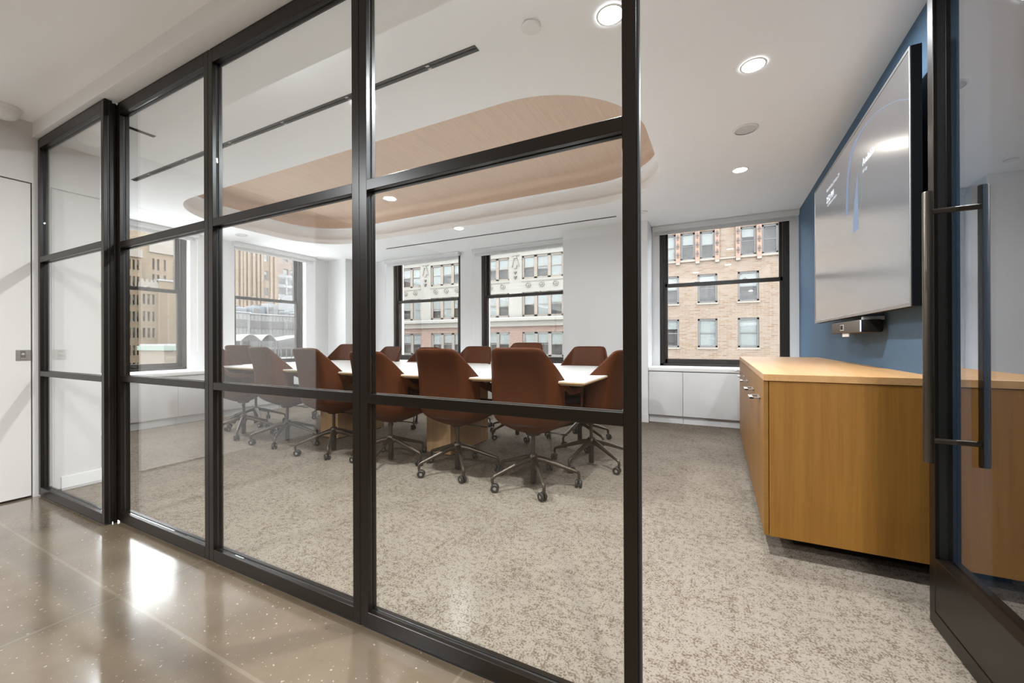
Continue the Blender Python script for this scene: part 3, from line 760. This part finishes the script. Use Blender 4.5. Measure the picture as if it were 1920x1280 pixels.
# ------------------------------------------------------------------ television
def tv():
    xf, y0, y1, z0, z1 = .76, 2.41, 4.425, 1.222, 2.377
    t = thing('television', 'large wall-mounted television with a dim grey screen on the blue wall', 'television', (XB, (y0+y1)/2, z0))
    bz = .013
    b = MB()
    b.box(xf, xf+.006, y0, y0+bz, z0, z1, TVBEZ, .001, 1).box(xf, xf+.006, y1-bz, y1, z0, z1, TVBEZ, .001, 1)
    b.box(xf, xf+.006, y0+bz, y1-bz, z1-bz, z1, TVBEZ, .001, 1).box(xf, xf+.006, y0+bz, y1-bz, z0, z0+bz*1.4, TVBEZ, .001, 1)
    b.build('bezel', t)
    SCR, nt, pb = glossmix('dim_tv_screen', (.03, .031, .034), .085, 2.5, .21, (.30, .32, .40), .16)
    sc = MB().box(xf+.003, xf+.02, y0+bz, y1-bz, z0+bz*1.4, z1-bz, SCR).build('screen', t)
    MB().box(xf+.0062, xf+.042, y0+.0005, y1-.0005, z0+.0005, z1-.0005, TVBLK).build('back_cover', t)
    b = MB().box(xf+.042, xf+.075, y0+.15, y1-.15, z0+.01, z1-.12, TVBLK, .01); b.box(xf+.075, XB-.0005, y0+.45, y1-.45, z0+.25, z1-.3, TVBLK).build('wall_mount', t)
    # picture on the screen
    TXT = glow('screen_text_glow', (.80, .84, .92), .95); TXD = glow('screen_dim_text_glow', (.7, .73, .8), .6)
    def text(s, y, z, size, mat, nm='screen_text'):
        cu = bpy.data.curves.new(nm, 'FONT'); cu.body = s; cu.size = size; cu.extrude = .0002
        o = bpy.data.objects.new(nm, cu); COL.objects.link(o); cu.materials.append(mat)
        Mx = Matrix(((0, 0, -1, 0), (-1, 0, 0, 0), (0, 1, 0, 0), (0, 0, 0, 1)))
        o.matrix_world = Matrix.Translation((xf+.0022, y, z)) @ Mx
        dg = bpy.context.evaluated_depsgraph_get(); me = bpy.data.meshes.new_from_object(o.evaluated_get(dg))
        me.transform(Matrix.Translation(-Vector(t.location)) @ o.matrix_world); bpy.data.objects.remove(o)
        o = bpy.data.objects.new(nm, me); COL.objects.link(o); o.parent = sc; return o
    text('Available', 3.085, 2.10, .058, TXT); text('All day', 3.085, 2.055, .032, TXD)
    text('Wednesday, January 29', 3.98, 2.228, .040, TXD); text('2:52 PM', 3.98, 2.145, .068, TXT); text('Conference Room', 3.95, 2.112, .036, TXD)
    b = MB(); b.box(xf+.0019, xf+.003, 3.113, 3.118, 1.86, 2.15, glow('screen_rule_glow', (.45, .62, .55), .25)); b.build('screen_rule', sc)
    arc = [(2.424, 2.144), (2.56, 2.21), (2.703, 2.258), (2.82, 2.29), (2.93, 2.308), (3.043, 2.312), (3.13, 2.306), (3.20, 2.292), (3.26, 2.268), (3.31, 2.23), (3.35, 2.17), (3.375, 2.094), (3.39, 2.0), (3.395, 1.9)]
    wd = [.004, .004, .004, .005, .006, .009, .015, .024, .032, .038, .04, .042, .045, .05]
    vs = []; fs = []
    for i, (y, z) in enumerate(arc):
        p0, p1 = Vector(arc[max(0, i-1)]), Vector(arc[min(len(arc)-1, i+1)]); tg = (p1-p0).normalized(); nn = Vector((-tg.y, tg.x))
        vs += [(xf+.0026, y, z), (xf+.0026, y-nn.x*wd[i]*-1, z-nn.y*wd[i]*-1)]
        if i: fs.append((2*i-2, 2*i, 2*i+1, 2*i-1))
    MB().add(vs, fs, glow('screen_blue_glow', (.32, .45, .75), .34)).build('screen_arc', sc)
    MB().add([(xf+.0026, 3.18, 2.10), (xf+.0026, 3.165, 1.75), (xf+.0026, 3.285, 1.75), (xf+.0026, 3.25, 1.93)], [(0, 1, 2, 3)], glow('screen_wedge_glow', (.36, .5, .74), .34)).build('screen_wedge', sc)
tv()
def conference_camera():
    x0, x1, y0, y1, z0, z1 = .755, XB-.03, 3.10, 3.80, 1.118, 1.196
    t = thing('conference_camera', 'charcoal video bar with a lens under the television', 'video bar', (XB, 3.45, z0))
    MB().box(x0, x1, y0+.012, y1, z0, z1, FABG, .006).build('housing', t)
    MB().box(x0+.004, x1, y0, y0+.012, z0+.002, z1-.002, TVBLK, .004).build('end_cap', t)
    MB().box(x0-.001, x0+.004, y0+.006, y0+.012, z0+.006, z1-.004, glow('pale_light_strip', (.75, .8, 1), .9)).build('status_strip', t, label='pale lit strip at the end')
    b = MB(); b.box(x0-.004, x0+.001, 3.46, 3.54, z0+.018, z1-.018, HUBM, .002).box(x0-.005, x0, 3.472, 3.528, z0+.026, z1-.024, TVBLK); b.build('lens_window', t)
    MB().box(x0+.03, XB-.001, 3.17, 3.21, z1, z1+.02, PLAST).build('bracket', t)
    MB().box(x1, XB-.0005, 3.2, 3.7, z0+.01, z1-.01, TVBLK).build('mount_plate', t)
    MB().box(x0+.01, x0+.014, 3.40, 3.55, z0-.022, z0+.003, PLAST).build('paper_tag', t, label='small white tag hanging below')
conference_camera()

# ------------------------------------------------------------------ street outside
TONE = .285      # outside colours darkened so the boosted sky does not burn them out
SHADEM = plain('pale_window_shade_outside', (.36, .385, .365), .8, var=.04)
struct('ground', MB().box(-260, 120, 6.6, 260, -14.2, -14, plain('street_asphalt', (.16, .16, .16), .9)), 'street far below the windows', 'street')
def facade(t, ax, pos, a0, a1, z0, z1, wins, mat, depth=.14, glassdrop=.5, framemat=None, frame=.06, nmull=0, body=4.0, sills=None, shade=None, drops=None):
    """front wall of a building (ax 'y' faces -y, ax 'x' faces +x) with recessed windows; windows are parts"""
    sg = 1 if ax == 'y' else -1
    def P(a, d, z): return (a, pos+sg*d, z) if ax == 'y' else (pos+sg*d, a, z)
    As = sorted({a0, a1, *[w[0] for w in wins], *[w[1] for w in wins]}); Zs = sorted({z0, z1, *[w[2] for w in wins], *[w[3] for w in wins]})
    b = MB()
    for i in range(len(As)-1):
        for j in range(len(Zs)-1):
            ca, cz = (As[i]+As[i+1])/2, (Zs[j]+Zs[j+1])/2
            if any(w[0] < ca < w[1] and w[2] < cz < w[3] for w in wins): continue
            b.add([P(As[i], 0, Zs[j]), P(As[i+1], 0, Zs[j]), P(As[i+1], 0, Zs[j+1]), P(As[i], 0, Zs[j+1])], [(0, 1, 2, 3)], mat)
    for w in wins:
        q = [(w[0], w[2]), (w[1], w[2]), (w[1], w[3]), (w[0], w[3])]
        for k in range(4):
            p, r_ = q[k], q[(k+1) % 4]
            b.add([P(p[0], 0, p[1]), P(r_[0], 0, r_[1]), P(r_[0], depth, r_[1]), P(p[0], depth, p[1])], [(0, 1, 2, 3)], mat)
    # sides, top and back so that it is a solid block
    for vs in ([P(a0, 0, z0), P(a0, body, z0), P(a0, body, z1), P(a0, 0, z1)], [P(a1, 0, z0), P(a1, body, z0), P(a1, body, z1), P(a1, 0, z1)],
               [P(a0, 0, z1), P(a1, 0, z1), P(a1, body, z1), P(a0, body, z1)], [P(a0, body, z0), P(a1, body, z0), P(a1, body, z1), P(a0, body, z1)]):
        b.add(vs, [(0, 1, 2, 3)], mat)
    b.build('wall', t, smooth=0)
    rnd = random.Random(int(abs(pos)*10)+len(wins))
    for wi, w in enumerate(wins):
        A0, A1, Z0, Z1 = w[:4]; m_ = w[4] if len(w) > 4 else nmull
        f = MB()
        def bx(mb, a, b_, d0, d1, z_, z2, mt):
            p0, p1 = sorted((pos+sg*d0, pos+sg*d1))
            if ax == 'y': mb.box(a, b_, p0, p1, z_, z2, mt)
            else: mb.box(p0, p1, a, b_, z_, z2, mt)
        fd0, fd1 = depth-.07, depth+.02
        bx(f, A0, A0+frame, fd0, fd1, Z0, Z1, framemat); bx(f, A1-frame, A1, fd0, fd1, Z0, Z1, framemat)
        bx(f, A0, A1, fd0, fd1, Z1-frame, Z1, framemat); bx(f, A0, A1, fd0, fd1, Z0, Z0+frame, framemat)
        zmid = lerp(Z0, Z1, .5); bays = m_+1; bw = (A1-A0)/bays
        bx(f, A0, A1, fd0+.02, fd1, zmid-.022, zmid+.022, framemat)
        for k in range(1, bays): bx(f, A0+bw*k-frame*.9, A0+bw*k+frame*.9, fd0, fd1, Z0, Z1, framemat)
        fo = f.build('window', t, smooth=0)
        g = MB(); bx(g, A0+.01, A1-.01, depth-.012, depth-.004, Z0+.01, Z1-.01, EXTGLASS); g.build('pane', fo)
        r_ = MB(); bx(r_, A0, A1, depth+.30, depth+.32, Z0, Z1, DARKROOM); r_.build('dark_interior', fo)
        s_ = MB(); any_ = False
        for k in range(bays):
            dr = (drops[(wi*bays+k) % len(drops)] if drops else rnd.choice((.35, .5, .5, .62, .95)))
            if dr <= 0: continue
            any_ = True; bx(s_, A0+bw*k+frame, A0+bw*(k+1)-frame, depth+.03, depth+.04, lerp(Z1, Z0, dr), Z1-frame, shade or SHADEM)
        if any_: s_.build('window_shade', fo)
        if sills:
            s_ = MB(); bx(s_, A0-.05, A1+.05, -.08, depth, Z0-.10, Z0, sills); s_.build('sill', fo)
DARKROOM = plain('dim_room_behind_window', (.14, .13, .12), .9, var=.5, vscale=2)
GREYFR = plain('grey_window_paint', (.20, .19, .185), .6)
TANFR = plain('tan_window_paint', (.36, .29, .23), .6)
LIME = plain('limestone', (.42, .375, .315), .85, var=.08)
TERRA = plain('orange_terracotta', (.44, .27, .19), .8, var=.18, vscale=3)
ORNM = plain('weathered_bronze_ornament', (.12, .10, .085), .7)
CREAM = plain('cream_glazed_terracotta', (.405, .378, .33), .6, var=.05, vscale=2)
CREAMD = plain('cream_ornament_relief', (.37, .335, .285), .7, var=.08)
SNOW = plain('snow_cap', (.62, .62, .62), .8, var=.02)

# brick building opposite the window by the blue wall
def brick_building():
    t = thing('brick_building', 'tan mottled brick building seen through the window by the blue wall', 'building', (0, 26, -14))
    BR = bricks('tan_brick', (.40, .305, .232), (.315, .195, .12), (.425, .365, .30), 0, .36, .10, .014, .75)
    wins = []
    for g in (-7.13, -3.02, 1.09, 5.2):
        for k in range(3 if g != -7.13 else 2):
            a = g+1.04*k
            if g == -7.13: a += 1.04
            if a < -5.9: continue
            for z0 in (5.83,): wins.append((a, a+.77, z0, z0+1.58))
    for c in (-4.64, -2.59, -.56, 1.485, 3.53, 5.58, 7.63):
        for z0 in (3.28, .71, -1.86, -4.43): wins.append((c-.51, c+.51, z0, z0+1.65))
    facade(t, 'y', 26, -6.0, 9.5, -14, 9.4, wins, BR, .16, framemat=GREYFR, frame=.10, sills=LIME, drops=[.5, .95, .42, .5, .35, .0, .6, .3, .95, .5, .12])
    b0 = [-2.25, -1.2, -.18, .86, 1.87, 2.91, 3.95, 4.97, 6.0, -3.29, -4.3, -5.3, 7.05]
    for a in b0:
        p = MB().box(a+.02, a+.25, 25.86, 26.02, 5.62, 7.55, TERRA); p.box(a-.01, a+.28, 25.82, 26.02, 7.55, 7.95, LIME); p.box(a+.03, a+.24, 25.8, 26.02, 5.55, 5.68, LIME)
        po = p.build('pilaster', t, label='orange terracotta pilaster')
        o = MB()
        for z in (7.15, 6.62, 6.1):
            o.prism([(a+.05, z), (a+.22, z), (a+.135, z+.22)], 25.82, 25.87, ORNM, axis=1); o.box(a+.10, a+.17, 25.82, 25.87, z-.14, z+.02, ORNM)
        o.build('ornament', po)
    MB().box(-6.0, 9.5, 25.90, 26.02, 5.70, 5.80, LIME).build('sill_course', t)
brick_building()

t = thing('sky_mask_stone_building', 'unseen grey stone building next to the tan brick one, added to mask bright sky mirrored in the room windows', 'building', (40, 26, -14))  # added out of view to keep sky glare out of the pane reflections
facade(t, 'y', 26.3, 9.6, 90, -14, 10.5, [(11+i*3.2, 12.8+i*3.2, z, z+2) for i in range(8) for z in (-2.5, 1.5, 5.5)], plain('grey_stone', (.40, .37, .335), .85, var=.08), .2, framemat=GREYFR, frame=.1)
t = thing('sky_mask_brick_block', 'long unseen dull brick block, added to mask bright sky mirrored in the room windows', 'building', (-55, -50, -14))  # also added unseen, covers open sky that the far panes would reflect
facade(t, 'x', -55, -130, 11.0, -14, 13, [(-60+i*4.2, -58+i*4.2, z, z+2.2) for i in range(14) for z in (-3, 1.2, 5.4)], bricks('dull_brown_brick', (.33, .24, .18), (.28, .2, .15), (.36, .29, .24), 1, .5, .14, .02, .3), .2, framemat=GREYFR, frame=.1)
def cream_building():
    t = thing('cream_terracotta_building', 'cream terracotta building with round medallions seen through the two far windows', 'building', (-18, 26, -14))
    xs = [-28.5, -24.5, -20.42, -16.45, -12.38]; x0, x1 = -32.5, -6.08
    wins = []
    for a in xs:
        e = a+3.06
        for z0, z1 in ((5.49, 7.14), (2.84, 4.56)): wins.append((a, e, z0, z1, 2))
    facade(t, 'y', 26, x0, x1, 2.40, 9.4, wins, CREAM, .18, framemat=TANFR, frame=.13, drops=[.5, .95, .95, .55, .5, .6, .95, .5, .95, .45])
    # brick storeys below
    BR = bricks('red_brick', (.36, .185, .135), (.28, .135, .10), (.46, .39, .33), 0, .30, .10, .018, .3)
    w2 = [(a, a+3.06, z0, z0+1.72, 2) for a in xs for z0 in (.05, -3.4)]
    facade(t, 'y', 26.05, x0, x1, -14, 2.42, w2, BR, .18, framemat=plain('taupe_window_paint', (.30, .265, .23), .6), frame=.13, sills=CREAM, drops=[.5, .45, .5, .55, .5, .6])
    MB().box(x0, x1, 25.55, 26.05, 2.55, 2.74, CREAM).build('cornice', t)
    MB().box(x0, x1, 25.56, 26.0, 2.74, 2.79, SNOW).build('snow_ledge', t, label='thin white snow on the cornice')
    MB().box(x0, x1, 25.80, 26.05, 2.17, 2.55, CREAMD).build('band_course', t)
    # flutes of the frieze
    b = MB(); x = x0
    while x < x1: b.box(x, x+.06, 25.93, 26.0, 7.42, 7.95, CREAMD); x += .17
    b.build('fluted_frieze', t)
    def medal(x, z, r):
        m_ = MB().lathe([(r, 26.0), (r, 25.92), (r*.8, 25.90), (r*.72, 25.95), (r*.40, 25.95), (r*.36, 25.88), (0, 25.86)], CREAMD, (x, 0, z), 1, 20, False); m_.build('medallion', t)
    for a in xs:
        for k in range(3): medal(a+.51+1.02*k, 5.05, .19)
        medal(a-.49, 7.78, .30); medal(a+1.53, 7.78, .30)
    for a in xs:
        MB().box(a-.02, a+3.08, 25.95, 26.02, 5.30, 5.37, CREAMD).build('panel_moulding', t)
        c = a-.49; o = MB()
        o.box(c-.30, c+.30, 25.92, 26.0, 7.18, 7.24, CREAMD); o.prism([(c-.16, 7.0), (c+.16, 7.0), (c+.05, 7.16), (c-.05, 7.16)], 25.90, 26.0, CREAMD, axis=1)
        for s_ in (-1, 1): o.prism([(c+s_*.10, 6.95), (c+s_*.17, 6.95), (c+s_*.30, 6.4), (c+s_*.24, 6.4)], 25.92, 26.0, CREAMD, axis=1)
        o.prism([(c-.14, 6.5), (c+.14, 6.5), (c+.09, 6.28), (c-.09, 6.28)], 25.90, 26.0, CREAMD, axis=1)
        o.prism([(c-.12, 6.05), (c+.12, 6.05), (c, 5.85)], 25.90, 26.0, ORNM, axis=1); o.prism([(c-.13, 5.72), (c+.13, 5.72), (c, 5.5)], 25.90, 26.0, ORNM, axis=1)
        o.build('pier_ornament', t)
cream_building()

def blk(mb, x0, x1, y0, y1, z0, z1, mat): return mb.box(x0, x1, y0, y1, z0, z1, mat)
# towers beyond the left windows
TANB = bricks('tan_tower_brick', (.50, .375, .24), (.43, .315, .20), (.47, .37, .26), 1, .9, .30, .03, .35)
TANP = bricks('peach_tower_brick', (.46, .34, .235), (.41, .295, .20), (.43, .335, .25), 1, .8, .28, .03, .3)
BRN = bricks('brown_tower_brick', (.40, .30, .245), (.34, .25, .20), (.44, .36, .30), 1, .8, .28, .03, .3)
STONE = plain('pale_carved_stone', (.52, .46, .39), .85, var=.2, vscale=1.2)
DKFR = plain('dark_bronze_frame', (.16, .15, .14), .6)
def tower():
    t = thing('stepped_stone_tower', 'tall tan stepped tower with arched windows seen through the window next to the glass partition', 'building', (-110, 40, -14))
    k = 2.2
    def zz(z): return 1.07+k*(z-1.07)
    wins = []
    rows = [(8.13, 9.09), (6.5, 7.5), (4.75, 5.72), (3.15, 4.12), (1.57, 2.55), (-.1, .85), (-1.75, -.8), (-3.4, -2.4)]
    for c in (17.1, 17.42, 18.16, 18.48, 18.80, 15.3, 15.62, 15.94, 14.3, 13.98):
        for z0, z1 in rows: wins.append((c*k-.21, c*k+.21, zz(z0), zz(z1)))
    facade(t, 'x', -110, 12*k, 19.05*k, -14, zz(10.05), wins, TANB, .35, framemat=DKFR, frame=.05, body=20, drops=[0, .4, .5], sills=STONE)
    b = MB().box(-125, -109.6, 12*k, 19.1*k, zz(9.35), zz(10.1), STONE)
    for i in range(18): b.prism([(12*k+i*.86, zz(10.1)), (12*k+i*.86+.5, zz(10.1)), (12*k+i*.86+.25, zz(10.1)+.9)], -110.5, -109.6, STONE, axis=0)
    b.build('parapet', t)
    w2 = [(c*k-.22, c*k+.22, zz(z0), zz(z1)) for c in (20.55, 20.95, 21.5, 22.3, 22.7, 23.1) for z0, z1 in ((8.55, 9.7), (7.3, 8.1))]
    facade(t, 'x', -113, 19.05*k, 25*k, -14, zz(11.6), w2, TANB, .35, framemat=DKFR, frame=.05, body=17, drops=[0], sills=STONE)
    MB().box(-126, -112.6, 20.15*k, 25*k, zz(10.3), zz(11.8), STONE).build('crown_band', t)
    q = .991*k
    w3 = [(c*q-.22, c*q+.22, zz(z0), zz(z1)) for c in (19.25, 19.62, 20.0) for z0, z1 in ((4.85, 5.85), (3.2, 4.15), (1.6, 2.55), (-.05, .9), (-1.7, -.8))]
    facade(t, 'x', -109, 18.98*q, 20.35*q, -14, zz(6.9), w3, TANB, .35, framemat=DKFR, frame=.05, body=.9, drops=[0, .45], sills=STONE)
    b = MB().box(-109.9, -108.7, 18.96*q, 20.4*q, zz(6.35), zz(7.0), STONE)
    for i in range(4): b.prism([(18.98*q+i*.75, zz(7.0)), (18.98*q+i*.75+.6, zz(7.0)), (18.98*q+i*.75+.3, zz(7.3))], -109.5, -108.7, STONE, axis=0)
    b.build('carved_crest', t)
    facade(t, 'x', -108.5, 20.35*q, 25*q, -14, zz(7.25), [], TANB, .3, framemat=DKFR, body=3)
    MB().box(-112, -108.3, 20.3*q, 25*q, zz(7.25), zz(7.25)+.35, SNOW).build('roof_snow', t)
tower()
def ribbed():
    t = thing('ribbed_brick_tower', 'peach brick tower with upright ribs seen through the window near the corner', 'building', (-84, 50, -14))
    k = 2.0
    def zz(z): return 1.07+k*(z-1.07)
    wins = [(26.07*k, 26.50*k, zz(z0), zz(z1)) for z0, z1 in ((9.5, 10.4), (7.55, 8.55), (5.95, 6.75), (11.5, 12.5), (3.9, 4.7))]
    facade(t, 'x', -84, 22*k, 27.62*k, -14, zz(13), wins, TANP, .3, framemat=STONE, frame=.12, body=8, drops=[.95, .4, .2, .5], sills=STONE)
    for y in (22.2, 22.75, 23.3, 23.75, 24.05, 24.45, 24.95, 25.4, 25.78, 26.75, 27.2):
        MB().box(-84.05, -83.6, y*k-.22, y*k+.22, -14, zz(13), TANP).build('rib', t)
ribbed()
t = thing('brown_office_tower', 'brown brick tower behind the ribbed one, seen at the edge of the corner window', 'building', (-130, 95, -14))
facade(t, 'x', -130, 80, 125, -14, 40, [(87.2+i*2.6+(i//3)*1.4, 88.9+i*2.6+(i//3)*1.4, z, z+3.4) for i in range(9) for z in (16.5, 22.4, 28.3)], BRN, .3, framemat=DKFR, frame=.16, body=4, drops=[.3, .6])
t = thing('glass_rooftop_pavilion', 'glass and steel rooftop storey below the brown tower', 'building', (-92, 66, -14))
facade(t, 'x', -92, 57.5, 78, -14, 17.2, [(59.6+i*3.1, 62.4+i*3.1, z, z+1.9) for i in range(6) for z in (12.3, 14.7)], plain('white_steel', (.36, .37, .38), .5), .15, framemat=SNOW, frame=.14, body=2, drops=[0, .2])
def low_building():
    t = thing('white_rooftop_building', 'low white metal-clad rooftop building with louvres seen through the corner window', 'building', (-30, 19, -14))
    CLAD = plain('white_metal_cladding', (.36, .36, .35), .5, var=.04)
    b = MB().box(-36, -30, 16.25, 17.6, -14, 3.2, CLAD).box(-37, -31, 17.6, 25.2, -14, 3.2, CLAD); b.build('wall', t)
    b = MB(); y = 16.25
    while y < 17.6: b.box(-30.02, -29.98, y, y+.02, 1.8, 3.1, GREYFR); y += .28
    while y < 25.1: b.box(-31.02, -30.98, y, y+.02, 1.8, 3.15, GREYFR); y += .28
    b.build('cladding_seam', t)
    for x, y0, y1 in ((-30, 16.4, 17.4), (-31, 18.1, 21.0), (-31, 21.15, 23.6)):
        l = MB().box(x-.02, x+.04, y0, y1, 2.15, 2.78, plain('louvre_grey', (.38, .38, .37), .6))
        for q in range(8): l.box(x+.03, x+.07, y0, y1, 2.17+q*.076, 2.20+q*.076, GREYFR)
        l.build('louvre_panel', t)
    MB().box(-36, -29.9, 16.2, 17.65, 3.2, 3.27, SNOW).box(-37, -30.9, 17.65, 25.2, 3.2, 3.27, SNOW).build('roof_snow', t)
    b = MB().box(-31.5, -30.2, 16.25, 25.2, -14, .55, plain('grey_lower_wall', (.30, .295, .29), .8))
    b.build('lower_storey', t)
low_building()
CANV = plain('white_canvas', (.44, .43, .405), .8, var=.04)
def canopy(y0, y1, label, arch):
    t = thing('terrace_canopy', label, 'canopy', (-28.6, (y0+y1)/2, .4), 'white terrace canopies')
    n = 10; b = MB(); vs = []; fs = []
    for x in (-29.95, -27.6):
        for k in range(n+1):
            u = k/n; y = lerp(y0, y1, u); h = math.sin(math.pi*u)*.42 if arch else (1-abs(2*u-1))*.42
            vs.append((x, y, 1.22+h))
    for k in range(n): fs.append((k, k+1, n+2+k, n+1+k))
    vs2 = [(x, y, z-.04) for x, y, z in vs]; m_ = len(vs)
    b.add(vs+vs2, fs+[tuple(i+m_ for i in f) for f in fs]+[tuple(range(n+1))+tuple(range(m_+n, m_-1, -1)), tuple(range(n+1, 2*n+2))+tuple(range(m_+2*n+1, m_+n, -1))], CANV); b.build('canvas', t)
    b = MB()
    for x in (-27.65,):
        for y in (y0+.06, y1-.06): b.box(x-.04, x+.04, y-.04, y+.04, .05, 1.24, GREYFR)
    b.build('post', t)
canopy(15.6, 16.9, 'small arched white canopy on the terrace outside the corner window', True)
canopy(16.95, 18.0, 'second arched white canopy on the terrace outside the corner window', True)
canopy(18.1, 22.5, 'long pitched white canopy on the terrace outside the corner window', False)
t = thing('roof_terrace', 'snowy roof terrace with a railing in front of the white canopies', 'terrace', (-26, 19, 0))
MB().box(-30.2, -24, 14.2, 25, -14, .05, plain('terrace_deck', (.34, .33, .31), .9)).build('deck', t)
b = MB()
y = 14.2
while y < 25: b.box(-24.6, -24.56, y, y+.04, .05, .75, GREYFR); y += .35
b.box(-24.62, -24.54, 14.2, 25, .72, .78, GREYFR); b.build('railing', t)
MB().box(-24.0, -23.6, 13.5, 25, -.6, .10, SNOW).build('snowy_parapet', t)
MB().box(-23.6, -22.4, 13.5, 25, -14, -.35, plain('green_copper', (.24, .33, .27), .7)).build('copper_edge', t, label='green copper edge')
rr = random.Random(3); y = 16.4; i = 0
HV = [plain('pale_unit_metal', (.34, .355, .365), .5), plain('blue_grey_unit_metal', (.27, .31, .35), .5)]
LABS = ['box-shaped rooftop air unit first from the left edge of the white roof', 'pale rooftop air unit second on the white roof', 'blue-grey rooftop air unit third on the white roof', 'tall rooftop air unit fourth on the white roof', 'low rooftop air unit fifth on the white roof', 'rooftop air unit sixth on the white roof', 'rooftop air unit seventh on the white roof', 'rooftop air unit last on the white roof']
for i in range(8):
    w = rr.uniform(.5, 1.1); h = rr.uniform(.4, 1.05); xx = -32.2-rr.random()*1.2
    t = thing('rooftop_air_unit', LABS[i], 'air unit', (xx, y+w/2, 3.3), 'air units on the white roof')
    z = 3.271
    MB().box(xx-.5, xx+.4, y, y+w, z, z+h, HV[i % 2], .03).build('casing', t)
    MB().lathe([(w*.28, z+h), (w*.28, z+h+.12), (w*.2, z+h+.13)], GREYFR, (xx-.05, y+w/2, 0), 2, 16).build('fan_cowl', t)
    MB().box(xx+.4, xx+.43, y+.1*w, y+.55*w, z+.12, z+h*.7, GREYFR).build('intake_grille', t)
    y += w+rr.uniform(.05, .35)
t = thing('copper_roofed_block', 'low block with a green copper roof edge at the foot of the tan tower', 'building', (-60, 30, -14))
MB().box(-64, -58, 24.2, 34, -14, 0.2, plain('brown_plaster', (.34, .27, .2), .9)).build('wall', t); MB().box(-64.2, -57.6, 24, 34.2, .2, .75, plain('green_copper_roof', (.34, .43, .35), .7)).build('copper_cornice', t); MB().box(-64, -58, 24.2, 34, .75, .95, SNOW).build('roof_snow', t)
t = thing('distant_tan_building', 'broad tan building far behind the stepped tower', 'building', (-150, 40, -14))
facade(t, 'x', -150, -20, 150, -14, 42, [], TANB, .3, framemat=DKFR, body=10)
